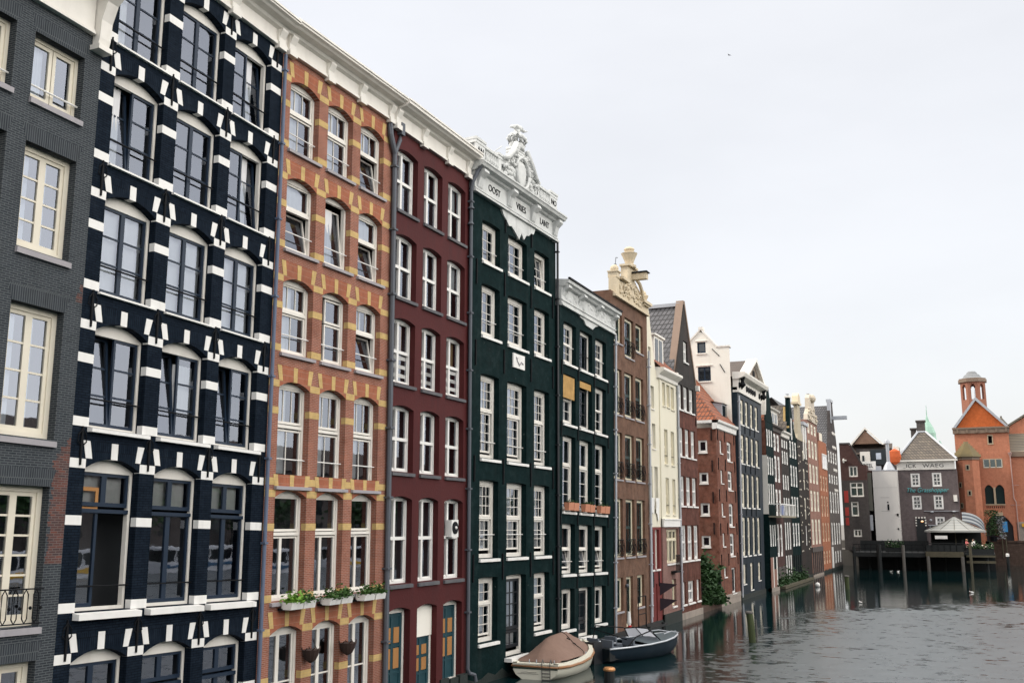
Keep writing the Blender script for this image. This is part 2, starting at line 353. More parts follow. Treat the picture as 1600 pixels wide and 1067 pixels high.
def window(h, o, fr, lights, sash=None, rec=.14, fw=.065, mull=(), trans=(), sw=.045, bar=.024, sill=None, rail=None, cur=None, gl=None, deep=.1, curmat=None, name='window', panel=None, head=0):
    """lights: (fx0,fx1,fz0,fz1,cols,rows,tilt) as fractions of the opening inside the frame"""
    sash = sash or fr; u0, u1, z0, z1, rise = o; m = h.mb()
    m.box(u0, u0+fw, rec, rec+deep, z0, z1); m.box(u1-fw, u1, rec, rec+deep, z0, z1); m.box(u0+fw, u1-fw, rec+.004, rec+deep, z0, z0+fw)
    ht = z1-fw-head
    if rise > 0:
        P = [(u0+.002+(u1-u0-.004)*i/10, arch(o, u0+(u1-u0)*i/10)-.003) for i in range(11)]
        m.prism([(u0+fw, ht), (u1-fw, ht), (u1-fw, z1), (u1-.002, z1)] + P[::-1][1:-1] + [(u0+.002, z1), (u0+fw, z1)], rec+.006, rec+deep-.01)
    else: m.box(u0+fw, u1-fw, rec+.004, rec+deep, ht, z1)
    a0, a1, c0, c1 = u0+fw, u1-fw, z0+fw, ht; X = lambda f: a0+(a1-a0)*f; Z = lambda f: c0+(c1-c0)*f
    for f, t in trans: m.box(a0, a1, rec-.012, rec+deep-.02, Z(f)-t/2, Z(f)+t/2)
    for f, t, g0, g1 in mull: m.box(X(f)-t/2, X(f)+t/2, rec-.008, rec+deep-.02, Z(g0), Z(g1))
    g = MB(h.T); wy = rec+.03
    for L in lights:
        fx0, fx1, fz0, fz1, cols, rows = L[:6]; tilt = L[6] if len(L) > 6 else 0
        a, b, c, d = X(fx0), X(fx1), Z(fz0), Z(fz1)
        T0 = h.T; mt = m
        if tilt:
            T1 = lambda x, y, z, c=c, tilt=tilt, T0=T0: T0(x, y+(z-c)*tilt, z)
            m.T = T1; g.T = T1
        w = sw
        m.box(a, a+w, wy, wy+.05, c, d, 1); m.box(b-w, b, wy, wy+.05, c, d, 1); m.box(a+w, b-w, wy, wy+.05, c, c+w*1.25, 1); m.box(a+w, b-w, wy, wy+.05, d-w, d, 1)
        grid_bars(m, a+w, b-w, c+w, d-w, cols, rows, wy+.012, wy+.042, bar, 1)
        g.face([(a+w*.5, wy+.03, c+w*.5), (b-w*.5, wy+.03, c+w*.5), (b-w*.5, wy+.03, d-w*.5), (a+w*.5, wy+.03, d-w*.5)])
        m.T = T0; g.T = T0
    wd = m.build(name, [fr, sash], h.root)
    if g.f: g.build('pane', gl or glass, wd, recalc=False)
    if sill:
        mat, th, out, ex = sill; k = h.mb()
        k.prism([(-out, z0-th), (-out, z0-th*.25), (rec, z0-.001), (rec, z0-th)], u0-ex[0], u1+ex[1], axis='x'); k.build('sill', mat, wd)
    if rail:
        f, mat, r = rail[:3]; k = h.mb(); z = z0+(z1-z0)*f
        for dz in rail[3:] or (0,): k.tube([(u0-.02, rec-.06, z+dz), (u1+.02, rec-.06, z+dz)], r, 6)
        k.build('guard_rail', mat, wd)
    if cur:
        k = h.mb()
        for (f0, f1, g0, g1) in cur:
            n = 14; rows = [[(X(f0+(f1-f0)*i/n), wy+.13+.022*sin(i*2.3+o[0]*7), Z(q)) for i in range(n+1)] for q in (g0, g1)]; k.grid(rows)
        k.build('curtain', curmat or curtain, wd, True)
    return wd
def band(m, u0, u1, z0, z1, wl=True, wr=True, proud=.006, wrap=.13):
    m.box(u0-(.004 if wl else -.0), u1+(.004 if wr else 0), -proud, wrap, z0, z1)
def anchor(h, u, z, l=.55, w=.05):
    m = h.mb(); m.box(u-w/2, u+w/2, -.05, .0, z-l/2, z+l/2); m.box(u-w*.9, u+w*.9, -.058, -.005, z-.03, z+.03); return m.build('wall_anchor', iron, h.root)
def downpipe(h, u, z0, z1, r=.05, mat=None, shoe=False, y=-.1):
    m = h.mb(); pts = [(u, y, z1), (u, y, z0)]
    if shoe: pts += [(u+.05, y-.03, z0-.12), (u+.32, y-.08, z0-.2), (u+.36, y-.1, z0-.4)]
    m.tube(pts, r, 8)
    z = z1-.4
    while z > z0: m.box(u-r*1.35, u+r*1.35, y-r*1.3, -.002, z-.025, z+.025); z -= 1.9
    return m.build('drainpipe', mat or zinc, h.root)

# ================================================================ near houses
def cornice(h, z0, z1, u0, u1, brackets=(), out=.5, name='cornice', mat=None, fr=.62):
    """white frieze board with a projecting moulded gutter on top"""
    mat = mat or white; m = h.mb(); zf = z0+(z1-z0)*fr
    m.box(u0, u1, -.06, .3, z0+.1, zf); m.box(u0, u1, -.12, .3, z0, z0+.05); m.box(u0, u1, -.09, .3, z0+.05, z0+.1)
    m.prism([(-.06, zf), (-.16, zf+.04), (-.2, zf+.10), (-out*.75, zf+.13), (-out*.85, zf+.17), (-out, zf+.20), (-out, z1), (.35, z1), (.35, zf)], u0, u1, axis='x')
    m.box(u0, u1, -out-.03, .3, z1, z1+.05)
    o = m.build(name, mat, h.root)
    k = h.mb()
    for b in brackets:
        k.box(b-.13, b+.13, -.13, -.02, z0+.04, zf); k.prism([(-.13, zf), (-.22, zf+.02), (-.22, zf-.03), (-.17, zf-.12), (-.13, zf-.2)], b-.11, b+.11, axis='x')
        k.box(b-.15, b+.15, -.17, -.02, z0-.09, z0+.06); k.cut()
    if brackets: k.build_each('bracket', mat, o)
    return o

def tide(h, z=.22, u0=0):
    m = h.mb(); n = 14
    m.prism([(u0, -.6)]+[(u0+(h.W-u0)*i/n, z+.10*sin(i*2.7+h.W)+.05*sin(i*5.1)) for i in range(n+1)]+[(h.W, -.6)], -.012, .02); m.build('tide_stain', slimestone, h.root)
# ---- grey brick house, cropped by the left edge
h = House('brick_house', 'grey brick house with cream French windows at the left edge of the photo', .204, -43.635, -1.3, 9.0, 14.4, greybrick, -.0227)
gr_rows = [(12.56, 13.78), (9.85, 11.74), (6.63, 8.90), (3.50, 5.82), (.6, 2.93)]
gr_cols = [(5.0, 6.1), (6.02+.0, 7.11), (7.5, 8.62)][1:]
ops = [(a, b, c, d, 0) for c, d in gr_rows for a, b in gr_cols]
h.wall(ops, rec=.19)
for i, (c, d) in enumerate(gr_rows):
    for j, (a, b) in enumerate(gr_cols):
        o = (a, b, c, d, 0); k = (1, 4, 4, 6, 5)[i]
        L = [(0, .5, 0, 1, 1, k), (.5, 1, 0, 1, 1, k)]
        if i == 0: L = [(0, .5, 0, 1, 1, 1), (.52, 1, 0, 1, 1, 1, .0)]
        cur = [(.0, .3, 0, 1), (.5, .72, 0, 1)] if i in (1, 2) else [(.05, .4, .0, 1)] if i == 0 else None
        wd = window(h, o, greyframe, L, rec=.17, fw=.10 if i else .07, sw=.07, bar=.035, deep=.14, sill=(greystone, .13, .06, (.02, .02)), cur=cur, gl=glassb,
               rail=(.22, clean, .018) if i == 0 else None)
        m = h.mb(); t = .30
        m.prism([(a, d), (b, d), (b+.11, d+t), (a-.09, d+t)], -.004, .1); m.build('soldier_arch', soldier, wd)
        if i == 3:
            m = h.mb(); z = c
            for q in range(11):
                u = a+.04+(b-a-.08)*q/10
                if q % 2 == 0 and q < 10:
                    uu = u+(b-a-.08)/10
                    m.tube([(uu-.05, -.05, z+.13), (uu-.05, -.05, z+.52), (uu, -.05, z+.60), (uu+.05, -.05, z+.52), (uu+.05, -.05, z+.13), (uu, -.05, z+.05), (uu-.05, -.05, z+.13)], .011, 5)
                    m.ball((uu+.105, -.05, z+.3), .03, 6)
            m.tube([(a, -.05, z+.61), (b, -.05, z+.61)], .014, 6); m.tube([(a, -.05, z+.05), (b, -.05, z+.05)], .012, 6)
            m.build('balcony_rail', iron, wd)
m = h.mb(); random.seed(3)
for (u, z, w, n) in ((8.99, 6.7, .37, 52), (8.99, 9.5, .2, 8)):
    P = [(u, z)]; 
    for i in range(n): q = w*(.35+.65*min(1, i/10))*random.uniform(.75, 1.0) if i > 3 else w*.4*random.random(); q = min(q, .365); P += [(u-q, z-.042*i), (u-q, z-.042*(i+1))]
    P.append((u, z-.042*n)); m.prism(P, -.003, .01); m.cut()
m.build_each('bare_brick_patch', brick('bare_brick', (.15, .052, .040), (.035, .036, .042), (.16, .14, .13), .15, .042, .0065), h.root)
cornice(h, 14.30, 15.55, 3.0, 8.72, (), .55)
m = h.mb()
m.prism([(-.02, 14.06), (-.16, 14.08), (-.2, 14.25), (-.22, 14.6), (-.34, 14.95), (-.6, 15.2), (-.66, 15.55), (-.02, 15.55)], 8.74, 9.0, axis='x'); m.box(8.70, 9.03, -.24, .1, 14.0, 14.1)
m.build('console', white, h.root); h.flat_roof()

# ---- navy brick house with white bands
h = House('brick_house', 'navy painted brick house with white stone bands and white arch stones', 0, -34.638, -1.33, 5.594, 16.62, navybrick, -.0236)
cols = [(.36, 1.70), (2.10, 3.45), (3.82, 5.15)]; piers = [(0, .36), (1.70, 2.10), (3.45, 3.82), (5.15, 5.54)]
rows = [(.45, 2.60, 2.77, 1.75, None), (3.47, 6.0, 6.16, 5.15, 3.63), (6.74, 8.55, 8.69, 8.07, 6.91), (9.27, 11.07, 11.21, 10.59, 9.44), (11.79, 13.59, 13.73, 13.11, 11.96), (14.26, 16.05, 16.19, 15.58, 14.43)]
ops = [(a, b, r[0], r[1], .20) for r in rows for a, b in cols]
h.wall(ops, rec=.17)
m = h.mb()
for r in rows:
    for i, (a, b) in enumerate(piers):
        for z in (r[2], r[3], r[4]):
            if z: band(m, a, b, z-.17, z, i > 0, True); m.cut()
m.build_each('stone_band', clean, h.root)
m = h.mb(); k = h.mb()
for r in rows:
    zt = r[2]+.33; zs = r[2]+.02
    for a, b in cols:
        c = (a+b)/2
        for (t0, t1, b0, b1, zb) in ((a-.09, a+.07, a-.01, a+.14, zs), (c-.08, c+.08, c-.08, c+.08, r[1]+.195), (b-.09, b+.08, b-.13, b-.0, zs)):
            m.prism([(b0, zb-.006), (b1, zb-.006), (t1, zt), (t0, zt)], -.012, .14); m.cut()
        P = [(a+(b-a)*i/10, arch((a, b, r[0], r[1], .20), a+(b-a)*i/10)+.001) for i in range(11)]
        k.prism([(a-.08, zt)]+P+[(b+.08, zt)], -.004, .05); k.cut()
m.build_each('arch_stone', clean, h.root); k.build_each('brick_arch', navysoldier, h.root)
for r in rows:
    for a, b in piers: 
        u = (a+b)/2 if a else .22
        m = h.mb(); z = r[2]+.08
        m.prism([(u-.015, z-.2), (u+.015, z-.2), (u+.028, z+.25), (u+.008, z+.5), (u-.008, z+.5), (u-.028, z+.25)], -.035, -.002)
        m.tube([(u, -.03, z+.45), (u-.09, -.03, z+.34), (u-.10, -.03, z+.22), (u-.04, -.03, z+.17)], .012, 5); m.tube([(u, -.03, z+.45), (u+.09, -.03, z+.34), (u+.10, -.03, z+.22), (u+.04, -.03, z+.17)], .012, 5)
        m.build('wall_anchor', iron, h.root)
for i, r in enumerate(rows):
    for j, (a, b) in enumerate(cols):
        o = (a, b, r[0], r[1], .20)
        if i >= 2:
            tl = .10 if (i == 2 or (i, j) in ((4, 0),)) else 0; tr = .09 if (i, j) in ((5, 2), (4, 2)) else 0
            L = [(0, .5, 0, 1, 1, 3, tl), (.5, 1, 0, 1, 1, 3, tr)]
            cur = [(0, 1, 0, 1)] if i == 3 else [(.52, .98, .3, .9)] if (i, j) == (2, 1) else [(.55, .8, 0, 1)] if tr else [(0, .35, 0, 1)] if i > 3 and j != 1 else None
            window(h, o, white, L, navypaint, rec=.17, fw=.06, mull=(), head=-.01, sw=.05, bar=.035, rail=(.30, iron, .018), cur=cur, sill=(clean, .09 if i == 2 else .05, .13 if i == 2 else .07, (.02, .10)))
        else:
            L = [(0, .5, .745, 1, 1, 1), (.5, 1, .745, 1, 1, 1), (0, .5, 0, .715, 1, 1), (.5, 1, 0, .715, 1, 1)]
            if (i, j) == (1, 0): L = [(0, .5, .745, 1, 1, 1), (.5, 1, .745, 1, 1, 1), (0, .42, 0, .715, 1, 1)]
            wd = window(h, o, white, L, navypaint, rec=.17, fw=.06, head=-.01, sw=.06, rail=(.17, iron, .016) if i else None, sill=(clean, .14, .16, (.03, .14)) if i else None, cur=[(.05, .95, .76, .99)] if i else None, curmat=greybox)
            m = h.mb(); z = r[0]+.06+(r[1]-.115-r[0]-.06)*.73; m.box(a+.06, b-.06, .16, .26, z-.035, z+.035); m.build('transom', navypaint, wd)
            if (i, j) == (1, 0):
                m = h.mb(); z = r[1]-.75
                for q in ((a+.10, a+.58, z, z+.07), (a+.10, a+.58, z+.36, z+.43), (a+.51, a+.58, z+.07, z+.36)): m.box(q[0], q[1], .225, .25, q[2], q[3])
                m.build('inner_frame', board, wd)
downpipe(h, 5.60, -.1, 16.5, .045, flat('blue_grey_pipe', (.10, .13, .20), .6), y=-.07)
cornice(h, 16.60, 17.25, -.02, 5.57, (1.95, 3.62, 5.36), .5)
h.flat_roof()

# ---- orange brick house with yellow bands
h = House('brick_house', 'orange brick house with yellow brick bands and white sash windows', -.13, -29.045, .5, 5.181, 16.56, orangebrick, .0009, -.004)
cols = [(.42, 1.62), (2.01, 3.16), (3.54, 4.72)]; piers = [(.03, .42), (1.62, 2.01), (3.16, 3.54), (4.72, 5.12)]
rows = [(.20, 2.50, 2.66, 1.60, None), (3.24, 5.60, 5.77, 5.0, 3.40), (5.88, 8.18, 8.34, 7.70, 6.05), (9.02, 10.72, 10.90, 10.23, 9.20), (11.58, 13.30, 13.46, 12.76, 11.75), (14.12, 15.84, 16.02, 15.34, 14.30)]
ops = [(a, b, r[0], r[1], .17) for r in rows for a, b in cols]
h.wall(ops, rec=.17)
m = h.mb(); k = h.mb(); q_ = h.mb()
for r in rows:
    for i, (a, b) in enumerate(piers):
        for z in (r[2], r[3], r[4]):
            if z: band(m, a, b, z-.165, z, i > 0, i < 3); m.cut()
    zt = r[2]+.36
    for a, b in cols:
        c = (a+b)/2
        for (t0, t1, b0, b1, zb) in ((a-.10, a+.06, a-.02, a+.12, r[2]), (c-.08, c+.08, c-.07, c+.07, r[1]+.168), (b-.08, b+.10, b-.12, b+.02, r[2])):
            k.prism([(b0, zb-.006), (b1, zb-.006), (t1, zt), (t0, zt)], -.010, .10); k.cut()
        P = [(a+(b-a)*i/10, arch((a, b, r[0], r[1], .17), a+(b-a)*i/10)+.001) for i in range(11)]
        q_.prism([(a-.08, zt)]+P+[(b+.08, zt)], -.004, .05); q_.cut()
m.build_each('yellow_band', yellowbrick, h.root); k.build_each('arch_stone', yellowbrick, h.root); q_.build_each('brick_arch', orangesoldier, h.root)
for i, r in enumerate(rows):
    for j, (a, b) in enumerate(cols):
        o = (a, b, r[0], r[1], .17); kw = dict(rec=.17, fw=.075, sw=.045, bar=.02, head=-.10, sill=(greystone, .10, .08, (.05, .10)) if i else None)
        up3 = (0, 1, .62, 1, 3, 1); lo2 = (0, 1, 0, .56, 2, 1)
        if i in (2, 3, 5) and (i, j) not in ((3, 1), (3, 2), (5, 2)): window(h, o, white, [up3, lo2], trans=((.59, .075),), cur=[(.0, .62, 0, 1)] if i != 2 else [(0, .55, .1, 1)], rail=(.27, clean, .016), **kw)
        elif (i, j) in ((3, 2), (5, 2)): window(h, o, white, [up3, (0, 1, 0, .56, 1, 1, .16)], trans=((.59, .075),), rail=(.27, clean, .016), cur=[(0, .6, .6, 1)], **kw)
        elif i == 4: window(h, o, white, [(0, 1, .62, 1, 1, 1), (0, 1, 0, .56, 1, 1, .17)] if j != 1 else [(.0, 1, 0, .93, 1, 1, .10)], trans=((.59, .075),) if j != 1 else (), rail=(.27, clean, .016), cur=[(0, .9, .6, 1)] if j != 1 else [(.0, .7, 0, .9)], **kw)
        elif (i, j) == (3, 1): window(h, o, white, [(.3, 1, .6, .98, 1, 1), (.3, 1, 0, .58, 1, 1)], rail=(.27, clean, .016), **kw)
        elif i == 1: window(h, o, white, [(0, 1, .65, 1, 1, 1), (0, .42, 0, .60, 1, 1), (.42, 1, 0, .60, 1, 1)], trans=((.625, .075),), **kw)
        else: window(h, o, white, [(0, .45, .0, 1, 1, 2), (.45, 1, .0, 1, 1, 2)], **dict(kw, fw=.09, sw=.06, bar=.035), cur=[(.1, .9, 0, 1)] if j == 2 else None, curmat=zinc, name='french_window')
cornice(h, 16.54, 17.22, .0, 5.18, (.28, 1.92, 3.42, 4.95), .5)
downpipe(h, 5.16, -.2, 15.6, .075, zinc)
m = h.mb(); m.tube([(4.92, -.06, 16.55), (4.92, -.1, 16.1), (5.02, -.11, 15.85), (5.16, -.1, 15.6)], .085, 8); m.tube([(5.42, -.12, 16.5), (5.40, -.12, 16.1), (5.24, -.1, 15.75), (5.17, -.1, 15.62)], .06, 8)
m.cut(); m.box(5.33, 5.52, -.22, -.02, 16.25, 16.62); m.cut(); m.build_each('rain_hopper', zinc, h.root)
h.flat_roof()
ORANGE = h; tide(h)

# ---- oxblood red house
h = House('plaster_house', 'oxblood red plastered house with white cross windows', -.085, -23.864, -.26, 4.859, 16.45, redplaster, -.0023)
cols = [(.20, 1.40), (1.79, 2.96), (3.35, 4.57)]
rows = [(.38, 2.62), (3.36, 5.66), (6.44, 8.22), (8.94, 10.74), (11.45, 13.24), (14.05, 15.84)]
ops = [(a, b, c, d, .10) for c, d in rows for a, b in cols]
h.wall(ops, rec=.2)
for i, (c, d) in enumerate(rows):
    for j, (a, b) in enumerate(cols):
        o = (a, b, c, d, .10)
        if i == 0:
            m = h.mb(); rec = .2; m.box(a, a+.09, rec, rec+.1, c, d); m.box(b-.09, b, rec, rec+.1, c, d); m.box(a, b, rec-.02, rec+.1, c-.05, c+.05)
            P = [(a+(b-a)*q/10, arch(o, a+(b-a)*q/10)-.003) for q in range(11)]
            m.prism([(a, d-.06)]+P+[(b, d-.06)], rec+.003, rec+.1)
            wd = m.build('door', white, h.root); t = d-.06
            if j == 1:
                t = c+1.42; m = h.mb(); m.box(a+.01, b-.01, rec-.03, rec+.005, t, d+.04); m.build('white_panel', whitewall, wd)
            m = h.mb(); m.box(a+.09, b-.09, rec+.04, rec+.08, c+.05, t)
            for f0, f1 in ((0, .12), (.44, .56), (.88, 1)): m.box(a+.09+(b-a-.18)*f0, a+.09+(b-a-.18)*f1, rec+.02, rec+.045, c+.05, t)
            for f in (.25, .58, .95): m.box(a+.09, b-.09, rec+.022, rec+.044, c+.05+(t-c)*f-.04, c+.05+(t-c)*f+.02)
            m.build('door_leaf', tealdoor, wd)
            m = h.mb()
            for f in (.14, .58):
                x0 = a+.09+(b-a-.18)*f; x1 = x0+(b-a-.18)*.28; m.box(x0, x1, rec+.015, rec+.043, c+.05+(t-c)*.30, c+.05+(t-c)*.545); m.box(x0, x1, rec+.015, rec+.043, c+.05+(t-c)*.61, c+.05+(t-c)*.80)
            m.build('door_panel', board, wd)
            continue
        s_ = .50 if i != 1 else .52
        cur = {5: [(.45, .9, .5, 1)] if j == 2 else [(.5, .7, 0, 1)], 4: [(.5, .95, .5, 1)] if j == 2 else None, 3: [(.5, .9, .5, 1)] if j != 1 else None, 2: [(.5, .75, 0, 1)], 1: None}[i]
        cm = {5: curtain if j != 1 else tancurtain, 4: curtain, 3: tancurtain, 2: tancurtain if j != 1 else curtain, 1: None}[i]
        wd = window(h, o, clean, [(0, .42, 0, s_, 1, 1), (.42, 1, 0, s_, 1, 1), (0, .42, s_, 1, 1, 1), (.42, 1, s_, 1, 1, 1)], rec=.18, fw=.075, head=-.075, sw=.03, mull=((.42, .10, 0, 1),), trans=((s_, .09),), cur=cur, curmat=cm, sill=(darkstone, .12, .07, (.02, .04)))
        if i == 3:
            m = h.mb()
            for q in range(3):
                z = c+.22+q*.26; m.box(a+.12, b-.12, .24, .25, z, z+.11)
            m.build('blind_stripe', clean, wd)
cornice(h, 16.44, 17.20, .0, 4.86, (.02, 1.60, 3.22, 4.60), .5)
downpipe(h, 4.80, .6, 16.0, .06, zinc, True)
m = h.mb(); m.lathe([(.13, 0), (.09, .05), (.065, .1)], (4.80, -.1, 15.35), 8); m.cut(); m.lathe([(.12, 0), (.09, .05), (.065, .1)], (4.78, -.1, 14.8), 8); m.cut(); m.tube([(4.95, -.5, 17.0), (4.9, -.3, 16.7), (4.8, -.15, 16.3), (4.8, -.1, 16.0)], .07, 8); m.cut(); m.build_each('rain_hopper', zinc, h.root)
m = h.mb()
for q in range(9): m.box(.0+q*.53, .5+q*.53, -.05-.04*(q % 3), .02, -.3, .40-.05*(q % 2)+.1*(q > 5))
m.build('stone_plinth', slimestone, h.root)
h.flat_roof(); RED = h
tide(h)

# ---- tall dark green house with the white crest
h = House('canal_house', 'tall dark green house with white sash windows under a white crested parapet dated 1740', -.107, -19.005, 1.75, 6.889, 16.1, greenpaint, -.0063, .006)
cols = [(.76, 2.09), (2.72, 4.27), (4.92, 6.25)]
rows = [(1.25, 3.28), (3.90, 6.39), (7.14, 9.90), (11.24, 12.98), (13.80, 15.20)]
ops = [(a, b, c, d, .04) for c, d in rows[1:] for a, b in cols] + [(cols[0][0], cols[0][1], 1.25, 3.27, .03), (2.72, 4.27, .62, 3.27, .04), (cols[2][0], cols[2][1], 1.25, 3.27, .03)]
h.wall(ops, rec=.22)
sl = (clean, .12, .07, (.0, .09))
for i, (c, d) in enumerate(rows):
    for j, (a, b) in enumerate(cols):
        kw = dict(rec=.2, fw=.13, sw=.05, bar=.022, sill=sl); o = (a, b, c, d, .04)
        if i == 4: window(h, o, white, [(0, 1, 0, 1, 3, 3, .0 if j < 2 else .09)], rail=(.33, clean, .016), **kw)
        elif i == 3: window(h, o, white, [(0, 1, 0, 1, 3, 4)], rail=(.33, clean, .016), **kw)
        elif i == 2: window(h, o, white, [(0, 1, .60, 1, 4, 3), (0.08, .92, 0.03, .56, 3, 4)], trans=((.58, .07),), rail=(.2, clean, .016), cur=[(0, .66, .6, 1)], **kw)
        elif i == 1: window(h, o, white, [(0, 1, .54, 1, 4, 3), (0.03, .95, 0.05, .50, 3, 3)], trans=((.52, .07),), rail=(.3, clean, .016), cur=[(0, .7, .5, 1), (.1, .9, 0.05, .48)], **kw)
        elif j != 1: window(h, (a, b, 1.25, 3.27, .03), white, [(0, 1, .62, 1, 3, 2), (.02, .97, .04, .58, 3, 3)], trans=((.6, .06),), cur=[(.1, .8, .1, 1)], **kw)
        else:
            wd = window(h, (a, b, .62, 3.27, .04), white, [(0, 1, .3, 1, 4, 4), (0, 1, .05, .29, 2, 1)], blackpaint, rec=.2, fw=.12, sw=.09, bar=.04, name='door', cur=[(.1, .95, .32, .98), (.2, .9, .07, .27)], deep=.12)
            m = h.mb(); m.box(a-.1, b+.12, -.28, .2, .50, .62); m.build('door_step', clean, wd)
for u in (.35, 2.42, 4.6, 6.55):
    for z in (3.6, 6.75, 10.55, 13.3): anchor(h, u, z, .85, .045)
for u in (2.45, 4.62): anchor(h, u, 15.55, .7, .045)
m = h.mb(); m.box(3.10, 4.02, -.05, .02, 10.46, 10.97)
m.tube([(3.3, -.055, 10.85), (3.4, -.06, 10.7), (3.5, -.06, 10.62), (3.62, -.06, 10.62), (3.72, -.06, 10.72), (3.8, -.06, 10.66), (3.88, -.06, 10.66)], .022, 5, 1); m.tube([(3.34, -.06, 10.8), (3.44, -.06, 10.82)], .018, 5, 1); m.tube([(3.5, -.06, 10.62), (3.56, -.06, 10.55)], .014, 5, 1)
m.build('wall_tablet', [clean, greystone], h.root)
# white parapet, frieze and crest
m = h.mb(); T = h.T
m.box(.02, 6.87, -.10, .35, 16.02, 16.72); m.box(-.02, 6.9, -.16, .36, 15.98, 16.05); m.box(.02, 6.87, -.13, .36, 16.10, 16.14)
m.prism([(-.1, 16.70), (-.2, 16.74), (-.24, 16.80), (-.42, 16.84), (-.46, 16.92), (-.5, 16.95), (-.5, 17.0), (-.12, 17.06), (.36, 17.06), (.36, 16.70)], -.06, 6.95, axis='x')
cor = m.build('cornice', whitestone, h.root)
m = h.mb()
for u in (.30, 2.55, 4.50, 6.55): m.prism([(-.1, 16.72), (-.40, 16.76), (-.42, 16.66), (-.24, 16.50), (-.16, 16.2), (-.1, 16.12)], u-.16, u+.16, axis='x'); m.cut()
m.build_each('bracket', whitestone, cor)
for t_, u in (('OOST', 1.42), ('VRIES', 3.55), ('LANT', 5.6)): text_mesh(t_, .34, iron, cor, T, u, 16.30, -.105, sx=.98)
m = h.mb(); P = [(2.05, 16.02)]
for i in range(15):
    u = 2.05+2.85*i/14; P.append((u, 16.0-.62*sin(pi*min(1, max(0, i/14)))**.8*(.8+.35*random.random())-(.08 if i % 2 else 0)))
P.append((4.9, 16.02)); m.prism(P, -.07, .02); m.build('drip_apron', whitestone, h.root)
m = h.mb()
m.box(.1, 6.85, -.02, .3, 17.05, 17.75); m.box(.06, 6.89, -.1, .34, 17.75, 17.84); m.box(.1, 6.85, -.06, .32, 17.05, 17.15)
for a, b in ((.1, .75), (1.75, 2.45), (4.55, 5.2), (6.2, 6.86)): m.box(a, b, -.08, .34, 17.06, 17.86); m.box(a-.04, b+.04, -.12, .36, 17.86, 17.95)
for a, b in ((.8, 1.72), (5.25, 6.15)):
    n = 6
    for i in range(n): u = a+(b-a)*(i+.5)/n; m.lathe([(.03, 0), (.06, .1), (.035, .25), (.05, .32)], (u, -.06, 17.34), 6)
    for i in range(7): m.ball((a+(b-a)*random.random(), -.05, 17.15+.14*random.random()), (.12, .05, .05), 6)
par = m.build('parapet', whitestone, h.root)
for t_, u, z in (('AN', .42, 17.42), ('17', 2.1, 17.38), ('40', 4.88, 17.38), ('NO', 6.53, 17.42)): text_mesh(t_, .32, iron, par, T, u, z, -.085)
m = h.mb(); random.seed(11)
def side(f): return 1.5-1.25*f**.85 if f < .8 else .46
for q in range(14):
    f0, f1 = q/14, (q+1)/14; w0 = side(f0); m.prism([(3.5-w0, 17.06+1.6*f0), (3.5+w0, 17.06+1.6*f0), (3.5+side(f1), 17.06+1.6*f1), (3.5-side(f1), 17.06+1.6*f1)], -.10, .28)
m.lathe([(.02, -.55), (.32, -.42), (.45, -.05), (.45, .25), (.32, .42), (.02, .48)], (3.5, -.10, 17.72), 14, sy=.2)
m.tube([(3.5+.52*cos(t), -.2, 17.72+.58*sin(t)) for t in [q*pi/9 for q in range(19)]], .06, 6)
for z0_, w in ((17.5, 1.22), (17.95, .86), (18.32, .58)):
    for s in (1, -1):
        m.tube([(3.5+s*(w+.02+.17*cos(t)*(1-t/9)), -.16, z0_+.17*sin(t)*(1-t/9)) for t in [q*.6 for q in range(12)]], [.075-.004*q for q in range(12)], 6)
for s in (1, -1):
    m.tube([(3.5+s*.45, -.14, 18.75), (3.5+s*.75, -.18, 18.35), (3.5+s*1.15, -.18, 17.95), (3.5+s*1.45, -.14, 17.85)], [.10, .12, .10, .07], 6)
for i in range(46):
    f = random.random(); m.ball((3.5+random.choice((-1, 1))*side(f)*random.uniform(.55, 1.0), -.13, 17.15+1.5*f), (random.uniform(.06, .13), .09, random.uniform(.06, .12)), 6)
m.lathe([(.38, 0), (.44, .05), (.38, .12), (.44, .18), (.36, .24)], (3.5, .05, 18.66), 12, sy=.6)
for i in range(9):
    a = 2*pi*i/9; ca, sa = cos(a), .6*sin(a)
    m.tube([(3.5+.38*ca, .05+.4*sa, 18.88), (3.5+.46*ca, .05+.5*sa, 19.06), (3.5+.32*ca, .05+.35*sa, 19.22), (3.5, .05, 19.32)], .06, 5); m.ball((3.5+.47*ca, .05+.5*sa, 19.08), .07, 6)
m.ball((3.5, .05, 19.38), .13, 8); m.ball((3.55, .05, 19.55), (.26, .14, .12), 8); m.tube([(3.6, .05, 19.56), (3.8, .05, 19.64), (4.05, .05, 19.60), (4.3, .0, 19.68)], [.09, .09, .06, .015], 6); m.tube([(3.4, .08, 19.55), (3.2, .1, 19.5), (3.05, .12, 19.42)], [.08, .07, .02], 6)
m.tube([(2.75, .3, 18.6), (2.0, .6, 17.9)], .02, 5)
m.tube([(4.25, -.05, 18.1), (4.75, -.05, 18.45)], .05, 5)
m.build('crest', whitestone, h.root, True)
downpipe(h, 6.86, -.2, 16.0, .05, blackpaint)
h.flat_roof(16.05); GREEN = h; tide(h)

